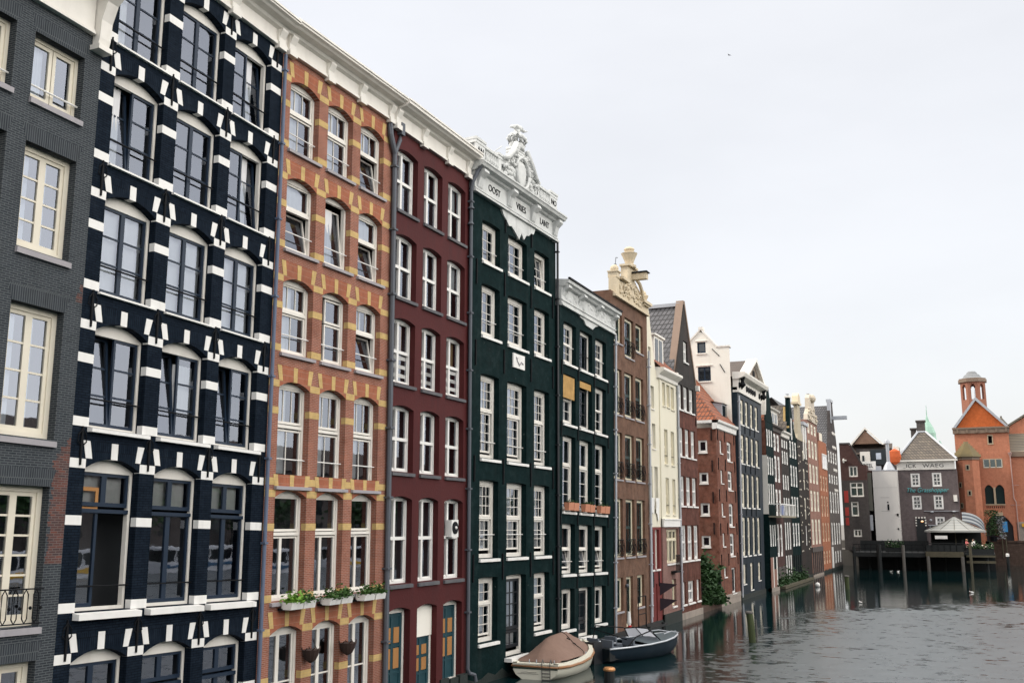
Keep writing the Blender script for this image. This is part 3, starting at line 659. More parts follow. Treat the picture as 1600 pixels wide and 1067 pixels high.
# ---- lower dark green house
h = House('canal_house', 'lower dark green house with bamboo blind and terracotta window boxes under a white frieze', .104, -12.12, .55, 6.318, 13.45, greenpaint, -.023, .019)
cols = [(.41, 1.73), (2.17, 3.57), (3.95, 5.28)]
rows = [(1.08, 2.55), (3.14, 5.0), (5.50, 8.38), (8.87, 10.78), (11.26, 12.86)]
ops = [(a, b, c if not (i == 0 and j == 1) else .68, d, .03) for i, (c, d) in enumerate(rows) for j, (a, b) in enumerate(cols)]
h.wall(ops, rec=.2)
for i, (c, d) in enumerate(rows):
    for j, (a, b) in enumerate(cols):
        o = (a, b, c, d, .03); kw = dict(rec=.18, fw=.11, sw=.05, bar=.022, sill=(clean, .12, .07, (.0, .08)))
        if i == 4:
            if j == 1: window(h, o, white, [(0, 1, 0, 1, 2, 1)], blackpaint, rail=(.4, iron, .016), **kw)
            else: window(h, o, white, [(0, 1, 0, .5, 3, 2), (0, 1, .5, 1, 3, 2)], rail=(.45, clean, .016), cur=[(.1, .6, 0, 1)], **kw)
        elif i == 3:
            if j == 1: window(h, o, white, [(0, 1, 0, .88, 2, 3)], blackpaint, **kw)
            else: window(h, o, white, [(0, 1, 0, .5, 2, 2), (0, 1, .5, 1, 2, 1)], trans=((.5, .06),), cur=[(.2, .8, 0, 1)], **kw)
        elif i == 2: window(h, o, white, [(0, 1, .64, 1, 1, 1), (0, 1, 0, .6, 1, 3)], trans=((.62, .07),), rail=(.1, clean, .015), cur=[(.1, .55, 0, .6)], **kw)
        elif i == 1: window(h, o, white, [(0, 1, .5, 1, 1, 1), (0, 1, .05, .46, 1, 1, .22)], trans=((.48, .07),), rail=(.24, clean, .015), **kw)
        elif j != 1: window(h, o, white, [(0, 1, 0, 1, 2, 2)], cur=[(.2, .6, 0, 1)], **kw)
        else:
            wd = window(h, (a, b, .68, d, .03), white, [(0, 1, .3, 1, 2, 2), (0, 1, 0, .28, 1, 1)], blackpaint, rec=.18, fw=.11, sw=.1, bar=.05, name='door', gl=dglass)
            m = h.mb(); m.box(a-.05, b+.1, -.22, .18, .56, .68); m.build('door_step', clean, wd)
m = h.mb(); a, b = cols[0]; m.box(a, b-.06, .03, .06, 9.87, 10.75); m.build('bamboo_blind', bamboo, h.root)
m = h.mb(); a, b = cols[1]; m.box(a, b-.06, .03, .06, 10.50, 10.76); m.build('bamboo_blind', bamboo, h.root)
for u in (.2, 1.95, 3.78, 5.5):
    for z in (2.85, 5.25, 8.6, 11.0): anchor(h, u, z, .6, .04)
m = h.mb(); m.box(0, 6.3, -.07, .3, 13.48, 14.2); m.box(0, 6.3, -.12, .3, 13.42, 13.50); m.box(0, 6.3, -.11, .3, 13.62, 13.66)
m.prism([(-.07, 14.15), (-.2, 14.18), (-.26, 14.26), (-.36, 14.3), (-.38, 14.42), (.3, 14.5), (.3, 14.15)], 0, 6.3, axis='x')
m.prism([(2.0, 13.5), (2.05, 13.35), (2.5, 13.3), (2.7, 13.15), (3.5, 13.12), (3.8, 13.3), (4.1, 13.38), (4.15, 13.5)], -.06, .02)
for q in range(28): m.ball((.3+5.7*random.random(), -.06, 13.75+.35*random.random()), (.16, .04, .09), 6)
cor = m.build('cornice', whitestone, h.root)
m = h.mb()
for u in (.25, 1.95, 3.95, 5.9): m.prism([(-.07, 14.2), (-.34, 14.22), (-.36, 14.12), (-.15, 14.0), (-.07, 13.8)], u-.16, u+.16, axis='x'); m.cut()
m.build_each('bracket', whitestone, cor)
m = h.mb(); m.box(0, 6.3, -.42, -.34, 14.42, 14.50); m.build('gutter', iron, h.root)
downpipe(h, 6.28, .1, 13.4, .055, lead); h.flat_roof(13.5); GREEN2 = h; tide(h)

# ---- brown house with the cream gable
h = House('canal_house', 'brown brick house with black balconets under a cream carved neck gable with a hoist beam', .164, -5.802, .05, 5.253, 15.35, brownbrick, -.0024, .0126)
cols = [(.10, 1.28), (1.68, 2.97), (3.32, 4.55)]
rows = [(1.27, 2.68), (3.55, 6.09), (6.95, 9.02), (9.83, 11.88)]
ops = [(a, b, c, d, 0) for c, d in rows[1:] for a, b in cols]+[(.10, 1.28, 1.25, 2.67, 0), (1.68, 2.66, .50, 2.67, 0), (3.28, 4.35, 1.25, 2.67, 0), (.2, 1.38, 13.1, 14.48, 0), (1.75, 3.1, 12.64, 14.48, 0), (3.42, 4.55, 13.12, 14.48, 0)]
h.wall(ops, rec=.14, u0=-.2)
for o in ops:
    a, b, c, d, _ = o; tall = d-c > 1.9 and c > 3; kw = dict(rec=.12, fw=.12, sw=.055, bar=.025, sill=(greystone, .09, .05, (.0, .05)))
    if c < 1 : wd = window(h, o, creamframe, [(0, 1, .0, 1, 2, 4)], greensash, **dict(kw, name='door', sill=None))
    elif c < 2: wd = window(h, o, creamframe, [(0, 1, 0, 1, 2, 2)], greensash, **kw)
    else: wd = window(h, o, creamframe, [(0, 1, .5, 1, 2, 1), (0, 1, 0, .5, 2, 2)], greensash, cur=[(.1, .8, .5, .98)] if c > 9 else [(.2, .7, .2, .7)] if c < 9 else None, **kw)
    if tall or abs(c-12.64) < .01:
        m = h.mb(); z0, z1 = c+.08, c+.75; n = 8
        for q in range(n+1): u = a+.06+(b-a-.12)*q/n; m.tube([(u, -.06, z0), (u, -.12, z0+.25), (u, -.05, z1)], .012, 4)
        m.tube([(a+.03, -.05, z1), (b-.03, -.05, z1)], .018, 5); m.tube([(a+.03, -.06, z0), (b-.03, -.06, z0)], .018, 5)
        for q in range(3): u = a+.25+(b-a-.5)*q/2; m.tube([(u+.11*cos(t), -.10, z0+.32+.16*sin(t)) for t in [w*pi/4 for w in range(9)]], .014, 4)
        m.build('balconet', iron, wd)
T = h.T; m = h.mb(); random.seed(5)
P = [(.25, 15.2), (.25, 16.05), (.78, 16.05), (.85, 15.98), (1.25, 16.02), (1.55, 16.15), (1.95, 16.25), (2.05, 17.05), (3.05, 17.05), (3.05, 16.45), (3.35, 16.3), (3.9, 16.1), (4.35, 15.8), (4.5, 15.65), (5.2, 15.65), (5.2, 15.2)]
m.prism(P, -.10, .25); m.box(.1, 5.25, -.16, .28, 15.14, 15.24); m.box(.1, 5.25, -.13, .28, 15.24, 15.3)
for i in range(90):
    u = random.uniform(.8, 4.3); top = 15.9 if u < 2 or u > 3.3 else 16.2; m.ball((u, -.12, random.uniform(15.35, top)), (random.uniform(.05, .13), .06, random.uniform(.04, .09)), 6)
for s, uc in ((1, 1.45), (-1, 3.8)): m.tube([(uc+s*(.3*cos(t)*(1-t/10)), -.15, 15.68+.24*sin(t)*(1-t/10)) for t in [q*.6 for q in range(13)]], .05, 6)
m.box(.75, 1.75, -.30, .2, 16.05, 16.17); m.box(4.0, 5.25, -.3, .2, 15.62, 15.76); m.box(4.15, 5.1, -.22, .2, 15.54, 15.62)
m.tube([(3.1, -.2, 16.5), (3.45, -.22, 16.4), (3.8, -.22, 16.12), (4.05, -.2, 15.78)], .09, 6)
m.box(.3, .72, -.14, .3, 16.05, 16.32); m.ball((.5, .05, 16.48), .2, 10); m.box(.25, .78, -.2, .32, 16.3, 16.36)
m.lathe([(.16, 0), (.1, .1), (.2, .3), (.22, .38), (.1, .45), (.12, .5), (.05, .62)], (4.85, 0, 15.74), 10)
m.lathe([(.32, 0), (.34, .1), (.2, .18), (.24, .35), (.36, .62), (.40, .7), (.2, .78), (.26, .9), (.2, .98), (.05, 1.05)], (2.55, .0, 17.0), 12)
m.box(1.95, 3.2, -.24, .3, 16.98, 17.08)
g_ = m.build('gable', creamstone, h.root)
m = h.mb(); m.box(2.6, 2.9, -.82, .1, 16.42, 16.72); m.build('hoist_beam', creamstone, g_); m = h.mb(); m.prism([(-.92, 16.72), (.1, 16.72), (.1, 16.8), (-.86, 16.8)], 2.55, 2.95, axis='x'); m.build('beam_cover', iron, g_)
m = h.mb(); m.prism([(0.0, 15.3), (5.1, 15.3), (2.6, 15.95)], .3, h.depth); m.build('roof', blacktile, h.root)
m = h.mb(); m.tube([(1.95, .5, 15.9), (1.95, .5, 17.1)], .07, 6); m.tube([(1.95, .5, 17.1), (2.05, .5, 17.45), (2.3, .5, 17.5)], .02, 5); m.build('flue', zinc, h.root)
downpipe(h, 5.18, .3, 13.0, .06, lead); BROWN = h; tide(h, .3, -.15)
m = h.mb(); m.ball((1.55, -.1, 2.3), .09, 8); m.tube([(1.55, -.02, 2.3), (1.55, -.1, 2.3)], .03, 6); m.build('wall_lamp', zinc, h.root)

# ================================================================ middle and far houses of the row
def sidehouse(h, off=0):
    """the wall of h that looks back along the row: x runs inward, y into the wall"""
    q = House.__new__(House); q.__dict__.update(h.__dict__); T = h.T; q.T = lambda x, y, z: T(y+off, x, z); q.W = h.depth; return q
def simple_windows(h, rows, cols, fr=white, sash=None, rec=.16, fw=.13, split=.55, gl=None, sill=clean, rise=0, cr=(1, 1), cur=None, skip=()):
    for i, (c, d) in enumerate(rows):
        for j, (a, b) in enumerate(cols):
            if (i, j) in skip: continue
            window(h, (a, b, c, d, rise), fr, [(0, 1, split, 1, *cr), (0, 1, 0, split, *cr)], sash or fr, rec=rec, fw=fw, sw=.05, bar=.03, gl=gl or dglass, sill=(sill, .1, .06, (0, .04)) if sill else None, cur=cur)
def cols3(W_, a=.1, w=.2, n=3, g=None):
    g = g if g is not None else (1-2*a-n*w)/(n-1)
    return [(W_*(a+i*(w+g)), W_*(a+i*(w+g)+w)) for i in range(n)]
def neck(h, pts, y0=-.02, y1=.30, mat=None, name='gable', side=None):
    m = h.mb(); m.prism(pts, y0, y1); return m.build(name, mat or h.mat, h.root)
def anchors(h, us, zs, l=.6):
    for u in us:
        for z in zs: anchor(h, u, z, l, .05)

# narrow cream house with a red ground floor
h = House('canal_house', 'narrow cream plastered house with a dull red base and washing on the sill', .0, 0.0, 0, 2.05, 15.8, creamwall, 0, .010)
ca = [(.30, .72, 12.85, 13.8, 0), (.62, 1.2, 10.7, 11.85, 0), (.75, 1.35, 8.7, 9.95, 0), (.22, .72, 5.75, 7.8, 0), (1.05, 1.65, 5.75, 7.8, 0)]
h.wall(ca, z0=4.83, top=lambda u: 15.8 if u < .45 else max(12.75, 15.8-(u-.45)*3.0))
for o in ca: window(h, o, white, [(0, 1, .5, 1, 1, 1), (0, 1, 0, .5, 1, 1)], rec=.14, fw=.06, gl=dglass, sill=(white, .07, .05, (0, .03)))
lo = [(.20, .72, 2.8, 4.7, 0), (1.0, 1.7, 2.8, 4.7, 0), (.85, 1.25, .3, 2.1, 0)]
hb = House.__new__(House); hb.__dict__.update(h.__dict__); hb.H = 4.83; hb.mat = redbay
hb.wall(lo, inner=False)
for o in lo[:2]: window(h, o, white, [(0, 1, .6, 1, 1, 1), (0, 1, 0, .6, 1, 1)], rec=.14, fw=.08, gl=dglass, sill=(clean, .1, .06, (0, .03)))
m = h.mb(); m.box(.87, 1.23, .05, .12, .3, 2.1); m.build('door', redbay, h.root)
m = h.mb(); m.prism([(0, .1), (-.75, .55), (0, .75)], 1.55, 1.62, axis='x') if 0 else None
for z in (.75, 1.5): m.face([(1.6, -.02, z), (1.6, -.02, z+.62), (1.75, -.85, z+.55)]); m.face([(1.6, -.02, z), (1.63, -.02, z+.62), (1.80, -.85, z+.55)])
m.build('shutter', flat('dark_plum_canvas', (.025, .014, .022), .8), h.root)
m = h.mb(); m.box(0, 2.05, -.05, .5, -.6, .32); m.build('plinth', slimestone, h.root)
anchors(h, (.55, 1.5), (2.3,), .7); downpipe(h, .05, .6, 13.5, .05, lead); h.flat_roof(12.6)
for (u, w) in ((.42, .55), (1.25, .6)):
    m = h.mb(); n = 8
    m.grid([[(u-w/2+w*i/n, -.08-.03*sin(i*1.9+k), 6.25-.75*k/3-(.35*(i > 4) if k == 3 and u > 1 else 0)) for i in range(n+1)] for k in range(4)])
    tag(m.build('laundry', clean, None, True), 'white sheet hanging from the %s window of the narrow cream house' % ('left' if u < 1 else 'right'), 'laundry', 'white washing on the cream house').location = (0, 0, 0)
    bpy.context.scene.collection.objects[-1].matrix_world = h.root.matrix_basis

# cream house with cornice, brick below
h = House('canal_house', 'cream house with a moulded white cornice and pinkish brick lower floors', .08, 2.05, 0, 3.2, 12.45, creamwall, 0, .008)
ops = [(.45, 1.0, 11.05, 12.25, 0), (1.25, 1.85, 11.05, 12.22, 0), (2.05, 2.7, 11.0, 12.2, 0), (.65, 1.3, 8.03, 9.82, 0), (1.9, 2.55, 8.03, 9.8, 0), (.75, 1.4, 5.47, 7.32, 0), (2.0, 2.6, 5.47, 7.3, 0)]
h.wall(ops, z0=4.83, rec=.12)
for o in ops: window(h, o, creamframe, [(0, 1, .5, 1, 1, 1), (0, 1, 0, .5, 1, 1)], rec=.1, fw=.07, gl=dglass, sill=(creamwall, .07, .06, (0, .03)), rail=(.25, iron, .015) if o[2] < 10 else None)
hb = House.__new__(House); hb.__dict__.update(h.__dict__); hb.H = 4.83; hb.mat = brick('pinkish_brick', (.24, .12, .10), (.18, .09, .08), (.26, .2, .18))
lo = [(.72, 2.95, 3.0, 4.72, 0), (1.55, 2.35, .85, 2.18, 0)]
hb.wall(lo, inner=False)
window(h, lo[0], creamframe, [(0, .3, .72, 1, 1, 1), (.33, .67, .72, 1, 2, 1), (.7, 1, .72, 1, 1, 1), (0, .3, 0, .68, 1, 1), (.36, .64, -.22, .68, 2, 1), (.7, 1, 0, .68, 1, 1)], rec=.12, fw=.09, gl=dglass, trans=((.7, .09),), mull=((.315, .09, 0, 1), (.685, .09, 0, 1)), sill=(clean, .1, .06, (0, .03)))
m = h.mb(); m.box(1.4, 2.25, -.3, .0, 2.52, 2.6)
for q in range(7): m.tube([(1.42+.13*q, -.28, 2.6), (1.42+.13*q, -.28, 3.4)], .014, 4)
m.tube([(1.4, -.28, 3.4), (2.25, -.28, 3.4)], .02, 5); m.build('balconet', iron, h.root)
window(h, lo[1], creamframe, [(0, .5, 0, 1, 1, 2), (.5, 1, 0, 1, 1, 2)], rec=.12, fw=.08, gl=dglass, sill=(clean, .1, .06, (0, .03)))
m = h.mb(); m.box(0, 3.2, -.10, .1, 4.83, 5.18); m.box(0, 3.2, -.14, .1, 5.18, 5.24); m.build('stone_band', clean, h.root)
m = h.mb(); m.prism([(0, 12.35), (-.08, 12.38), (-.1, 12.55), (-.32, 12.72), (-.38, 12.78), (-.38, 12.9), (.3, 12.95), (.3, 12.35)], -.45, 3.2, axis='x'); m.build('cornice', white, h.root)
m = h.mb(); m.face([(-.4, -.2, 12.92), (3.2, -.2, 12.92), (3.2, 2.2, 15.2), (-.4, 2.2, 15.2)]); m.face([(-.4, 2.2, 15.2), (3.2, 2.2, 15.2), (3.2, 5, 15.2), (-.4, 5, 15.2)]); rf = m.build('roof', redtile, h.root)
m = h.mb(); m.box(.3, 2.0, .35, 1.8, 13.1, 14.75); m.box(.2, 2.1, .25, 1.9, 14.75, 14.85); m.build('dormer', white, rf)
m = h.mb()
for a in (.45, 1.2): m.box(a, a+.55, .33, .36, 13.35, 14.6); m.cut()
m.build_each('dormer_window', dglass, rf)
m = h.mb(); m.box(0, 3.2, -.06, .5, -.6, .55); m.build('plinth', slimestone, h.root); downpipe(h, 3.15, .5, 12.4, .05, lead)

# pointed gable house
h = House('gabled_house', 'tall brown brick house with a steep black pointed gable and grey pantiled roof', .0, 5.25, 0, 4.6, 13.1, redbrick, 0, .008)
x0 = 5.25; rows8 = [(.76, 1.9), (3.03, 4.9), (5.97, 7.56), (8.66, 10.22)]
c8 = [[(.62, 1.35), (1.8, 3.15), (3.68, 4.42)], [(.68, 1.78), (1.95, 3.1), (3.3, 4.4)], [(.66, 1.65), (1.92, 2.95), (3.2, 4.25)], [(.62, 1.6), (1.88, 2.85), (3.15, 4.12)], [(.55, 1.5), (1.77, 2.75), (3.0, 3.98)]]
ops = [(a, b, c, d, 0) for (c, d), cc in zip(rows8, c8) for a, b in cc]
h.H = 11.2; h.wall(ops, rec=.12)
top_ops = [(a, b, 11.24, 12.62, 0) for a, b in c8[4]]+[(1.95, 2.85, 14.05, 15.25, 0)]
hb = House.__new__(House); hb.__dict__.update(h.__dict__); hb.H = 17.6; hb.mat = blackbrick
hb.wall(top_ops, z0=11.2, rec=.12, inner=False, sides=False, top=lambda u: 13.1+max(0, 4.5*(1-abs(u-2.25)/2.25)))
for i, o in enumerate(ops+top_ops): window(h, o, clean, [(0, .5, .5, 1, 1, 1), (.5, 1, .5, 1, 1, 1), (0, .5, 0, .5, 1, 1), (.5, 1, 0, .5, 1, 1)], rec=.10, fw=.10, mull=((.5, .07, 0, 1),), trans=((.52, .09),), cur=[(.05, .95, .5, .97)] if 2 < i < 13 else None, sill=(clean, .1, .07, (.04, .04)), gl=glassb)
m = h.mb(); m.face([(0, .1, 13.0), (2.25, .1, 17.35), (2.25, 10, 17.35), (0, 10, 13.0)]); m.face([(4.6, .1, 13.0), (2.25, .1, 17.35), (2.25, 10, 17.35), (4.6, 10, 13.0)]); rf = m.build('roof', blacktile, h.root)
m = h.mb(); m.box(2.1, 2.4, .2, 10, 17.3, 17.5); m.build('roof_ridge', lead, rf)
cop = paint('brown_coping', (.26, .19, .15), None, .8, 2, .6)
m = h.mb(); m.prism([(-.08, 12.7), (2.17, 17.62), (2.43, 17.62), (2.43, 17.5), (2.25, 17.45), (.15, 12.7)], .0, .42); m.prism([(2.35, 17.62), (4.62, 13.0), (4.5, 12.9), (2.25, 17.4)], -.04, .40); m.build('gable_coping', cop, h.root)
m = h.mb(); m.box(0, 4.6, -.10, .3, -.6, .32); m.build('plinth', palestone, h.root)
downpipe(h, .08, .5, 12.6, .05, lead); m = h.mb(); m.box(-.2, .1, -.2, 0, 12.7, 13.1); m.box(4.45, 4.75, -.2, 0, 12.65, 12.95); m.build('rain_hopper', white, h.root)
for u in (.3, 4.3): anchor(h, u, 10.8, .5)

# corner house with a hipped orange roof; its blank side looks down the row
h = House('corner_house', 'weathered red brick corner house with a hipped orange tiled roof and square side windows', 0, 14.75, 0, 5.55, 10.95, cornerbrick, 0, .004, depth=6)
cA = [(.92, 1.6), (2.95, 4.25)]; rowsA = [(9.41, 10.2), (7.52, 8.32), (5.47, 6.25), (3.6, 4.38)]; rowsB = [(9.03, 10.24), (7.15, 8.35), (4.82, 6.24), (2.95, 4.33)]
ops = [(*cA[0], c, d, .04) for c, d in rowsA]+[(*cA[1], c, d, .04) for c, d in rowsB]+[(1.05, 1.7, 1.73, 2.27, 0), (3.1, 4.25, .62, 2.2, 0)]
h.wall(ops, rec=.12, sides=False)
for o in ops: window(h, o, clean, [(0, 1, .5, 1, 2, 1), (0, 1, 0, .5, 2, 1)] if o[1]-o[0] > 1 else [(0, 1, 0, 1, 1, 1)], blackpaint if o[2] < 1 else clean, rec=.08, fw=.10, gl=dglass, sill=(clean, .08, .06, (.03, .03)))
hs = sidehouse(h); sops = [(.58, 1.15, 9.40, 10.17, 0), (.57, 1.13, 7.47, 8.15, 0), (.54, 1.11, 5.50, 6.25, 0), (.54, 1.11, 3.56, 4.25, 0)]
hs.H = 10.95; hs.wall(sops, rec=.1, sides=False, inner=False)
for o in sops: window(hs, o, clean, [(0, 1, 0, 1, 1, 1)], rec=.03, fw=.09, sw=.03, gl=darkglass('black_glass', (.004, .006, .012)), sill=(clean, .07, .05, (.02, .02)))
for z in (10.5, 8.55, 6.0+.6, 4.7): 
    m = MB(hs.T); m.box(.27, .33, -.05, 0, z-.35, z+.35); m.build('wall_anchor', iron, h.root)
anchors(h, (.35, 2.3, 5.0), (10.55, 8.7, 6.75, 4.65, 2.75), .75)
m = h.mb(); E_ = 11.38
m.face([(-.12, -.18, E_), (5.45, -.18, E_), (5.45, 2.6, 14.95), (1.9, 2.6, 14.95)]); m.face([(-.12, -.18, E_), (1.9, 2.6, 14.95), (1.9, 6, 14.95), (-.12, 6, E_)]); m.face([(1.9, 2.6, 14.95), (5.45, 2.6, 14.95), (5.45, 6, 14.95), (1.9, 6, 14.95)])
rf = m.build('roof', redtile, h.root)
m = h.mb(); m.tube([(-.1, -.16, E_), (.9, 1.22, 13.1), (1.9, 2.6, 14.95)], .09, 6); m.build('hip_tiles', redtile, rf)
m = h.mb(); m.box(3.4, 4.9, .35, 1.6, 11.6, 12.9); m.face([(3.3, .2, 12.85), (5.0, .2, 12.85), (5.0, 2.1, 13.25), (3.3, 2.1, 13.25)]); m.build('dormer', lead, rf)
m = h.mb(); m.box(3.55, 4.75, .32, .36, 11.8, 12.75); m.build('dormer_window', dglass, rf)
m = h.mb(); m.prism([(0, 10.85), (-.1, 10.9), (-.12, 11.2), (-.25, 11.28), (-.28, 11.42), (.2, 11.42), (.2, 10.85)], -.16, 5.5, axis='x'); m.build('cornice', clean, h.root)
m = MB(hs.T); m.box(-.2, 4, -.16, .1, 11.24, 11.42); m.build('eaves_board', clean, h.root)
m = h.mb(); m.box(0, 5.5, -.05, .1, .38, .62); m.box(0, 5.5, -.03, .1, -.6, .38); m.build('plinth', palestone, h.root)
m = MB(hs.T); m.box(-.02, 4, -.03, .1, -.6, 2.2); m.build('grey_side_plinth', slimestone, h.root)
CORNER = h
# small court wall between the pointed gable and the corner house
m = MB(); m.box(-.3, .02, 9.86, 14.74, -.6, .35); tag(m.build('court_wall', quaybrick), 'low dark quay wall in the gap under the ivy', 'wall')
m = MB(); random.seed(21)
pts = []
for i in range(2600):
    y = random.uniform(11.2, 14.6); w = (y-11.2)/3.4
    z = random.uniform(.1, 1)**1.0*(3.2-1.2*w)*(1 if random.random() < .85 else 1.12)
    x = -.05+random.gauss(.0, .28)*(1-.4*z/3.2)+.25*sin(z*2.2+y)
    if noise.noise(Vector((x*1.4, y*1.1, z*1.1))) > -.28: pts.append((x-.1, y, z+.05))
leaves(m, pts, .26); m.tube([(-.25, 13.6, .2), (-.2, 13.4, 1.4), (-.2, 13.2, 2.6)], .05, 6); tag(m.build('ivy_bush', ivyleaf), 'dark green ivy bush spilling over the wall beside the corner house', 'ivy')

# white gable behind the corner house
h = House('gabled_house', 'white plastered gabled house rising behind the orange hipped roof', 0, 20.05, 0, .4, 17, whitewall, depth=7)
hs = sidehouse(h); wops = [(1.70, 2.29, 16.66, 17.42, 0), (1.40, 2.30, 14.68, 15.68, 0)]
def wtop(u): return 17.0 if u < .95 else 17.02+(u-.95)*1.18 if u < 2.0 else 18.26-(u-2)*.95
hs.W = 6.2; hs.H = 18.3; hs.wall(wops, rec=.1, z0=9, u0=.05, top=wtop, sides=False, inner=False)
for o in wops: window(hs, o, navypaint, [(0, .5, 0, 1, 1, 1), (.5, 1, 0, 1, 1, 1)] if o[2] < 16 else [(0, 1, 0, 1, 1, 1)], rec=.06, fw=.05, sw=.05, gl=dglass, sill=(white, .1, .06, (.06, .06)))
m = MB(hs.T)
for o in wops: m.box(o[0]-.12, o[1]+.12, -.06, .02, o[3]+.06, o[3]+.12)
m.box(.03, .97, -.05, .4, 16.98, 17.08); m.prism([(.93, 17.02), (2.0, 18.28), (2.0, 18.42), (.9, 17.12)], -.06, .5); m.prism([(2.0, 18.28), (6.2, 14.27), (6.2, 14.4), (2.0, 18.42)], -.06, .5); m.box(1.85, 2.15, -.08, .5, 18.3, 18.5)
m.build('gable_coping', white, h.root)
for (s0, z0, s1, z1) in ((1.25, 16.9, .75, 16.35), (.75, 15.8, .42, 15.2), (2.75, 16.9, 2.9, 16.5)):
    m = MB(hs.T); m.tube([(s0, -.03, z0), (s1, -.03, z1)], .025, 4); m.build('wall_anchor', iron, h.root)
m = MB(hs.T); m.face([(.95, .3, 16.95), (2, .3, 18.2), (2, .6, 18.2), (.95, .6, 16.95)]); m.face([(.05, .3, 16.95), (.95, .3, 16.95), (.95, .6, 16.95), (.05, .6, 16.95)]); m.face([(6.2, .3, 14.2), (2, .3, 18.2), (2, .6, 18.2), (6.2, .6, 14.2)]); m.build('roof', browntile, h.root)

# blue black house with a white pediment
h = House('canal_house', 'blue black house with four bays under a white ornamented cornice and pediment', .0, 20.35, 0, 8.3, 14.2, blueblack, 0, .022)
c10 = [(.85, 1.95), (2.5, 3.5), (4.25, 5.2), (5.9, 7.0)]; r10 = [(2.85, 5.4), (6.1, 8.35), (9.08, 11.0), (11.75, 13.45)]
lo = [(.85, 1.85, 1.0, 2.28, 0), (3.2, 4.2, .5, 2.32, 0), (5.9, 6.9, 1.0, 2.25, 0)]
h.wall([(a, b, c, d, .05) for c, d in r10 for a, b in c10]+lo, rec=.2)
simple_windows(h, r10, c10, greyframe, rec=.08, fw=.20, split=.5, gl=greentile)
for o in lo: window(h, o, greyframe, [(0, 1, 0, 1, 1, 2)], rec=.08, fw=.24, gl=dglass, sill=(clean, .08, .04, (0, .05)))
m = h.mb(); m.box(-.02, 8.32, -.12, .3, 13.85, 14.0); m.box(0, 8.3, -.08, .3, 14.0, 14.95)
m.prism([(-.08, 14.75), (-.5, 14.9), (-.6, 15.1), (-.6, 15.2), (.3, 15.25), (.3, 14.75)], -.1, 8.4, axis='x')

for s in (1, -1): m.prism([(4.9-s*3.4, 15.15), (4.9-s*3.05, 15.15), (4.9, 16.62), (4.9, 16.85)], -.42, .3)
cor = m.build('cornice', white, h.root); m = h.mb(); m.prism([(1.8, 15.2), (8.0, 15.2), (4.9, 16.62)], -.15, .2); m.build('tympanum', paint('brown_tympanum', (.20, .16, .13)), cor)
m = h.mb()
for u in (.25, 1.0, 2.7, 3.4, 4.1, 4.8, 5.5, 7.2, 8.0): 
    m.ball((u, -.12, 14.35), (.22, .07, .22), 6); m.cut()
m.box(2.9, 5.3, -.13, -.07, 14.28, 14.42); m.cut(); m.lathe([(.05, 0), (.24, .2), (.1, .45), (.22, .75), (.05, .9)], (.35, -.3, 14.15), 6); m.cut(); m.lathe([(.05, 0), (.24, .2), (.1, .45), (.22, .75), (.05, .9)], (7.9, -.3, 14.15), 6); m.cut(); m.ball((4.9, -.18, 15.7), (.35, .06, .3), 8); m.cut(); m.build_each('carving', iron, cor)
m = h.mb(); m.face([(1.5, .0, 15.15), (4.9, 0, 16.75), (4.9, 9, 16.75), (1.5, 9, 15.15)]); m.face([(8.3, .0, 15.15), (4.9, 0, 16.75), (4.9, 9, 16.75), (8.3, 9, 15.15)]); m.build('roof', browntile, h.root)
m = h.mb(); m.box(.02, 8.28, -.08, .3, -.6, .3); m.build('plinth', slimestone, h.root); downpipe(h, .08, .2, 13.6, .06, lead)
anchors(h, (2.2, 3.9, 5.55), (5.75, 8.7, 11.4), .5); tide(h, .32)

def farhouse(label, y, W_, H_, mat, rows, cols, fr=clean, x=0, lean=.008, fw=.13, split=.55, gl=None, rise=0, name='canal_house', cor=True, base=None, skip=(), sash=None, wide=0, corm=None, cr=(1, 1)):
    h = House(name, label, x, y, 0, W_, H_, mat, 0, lean, depth=8)
    h.wall([(a, b, c, d, rise) for i, (c, d) in enumerate(rows) for j, (a, b) in enumerate(cols) if (i, j) not in skip], rec=.16)
    simple_windows(h, rows, cols, fr, sash, .04, fw*1.5, split, gl, None, rise, cr, None, skip)
    if cor: m = h.mb(); m.prism([(0, H_-.4), (-.1, H_-.35), (-.12, H_-.1), (-.3, H_), (-.32, H_+.12), (.3, H_+.15), (.3, H_-.4)], -.03, W_+.03, axis='x'); m.build('cornice', corm or white, h.root)
    tide(h, .3)
    if base: m = h.mb(); m.box(0, W_, -.06, .2, -.6, base[0]); m.build('plinth', base[1], h.root)
    return h
# dark green bottle gable, standing a little forward
h = farhouse('narrow dark green house with a tall bottle gable and a brown and white side wall', 29.3, 3.1, 12.75, greenpaint, [(3.3, 4.9), (6.42, 8.0), (8.66, 10.05), (10.85, 12.15)], cols3(3.1, .1, .22), x=.35, cor=False, base=(.3, palestone), fw=.1)
neck(h, [(0, 12.7), (.55, 13.6), (.85, 15.25), (1.75, 15.3), (2.1, 14.6), (2.6, 13.3), (3.1, 12.7)])
m = h.mb(); m.box(.3, .9, .0, .6, 12.7, 15.3); m.build('gable_side', white, h.root)
m = h.mb(); m.box(-.03, 0, .02, 1.5, 10.1, 12.75); m.build('brown_side_wall', cornerbrick, h.root); m = h.mb(); m.box(-.05, 0, -.02, 1.5, 5.7, 10.1); m.build('white_side_panel', white, h.root)
m = h.mb(); m.face([(0, .1, 12.7), (1.5, .1, 15.2), (1.5, 8, 15.2), (0, 8, 12.7)]); m.face([(3.1, .1, 12.7), (1.5, .1, 15.2), (1.5, 8, 15.2), (3.1, 8, 12.7)]); m.build('roof', redtile, h.root)
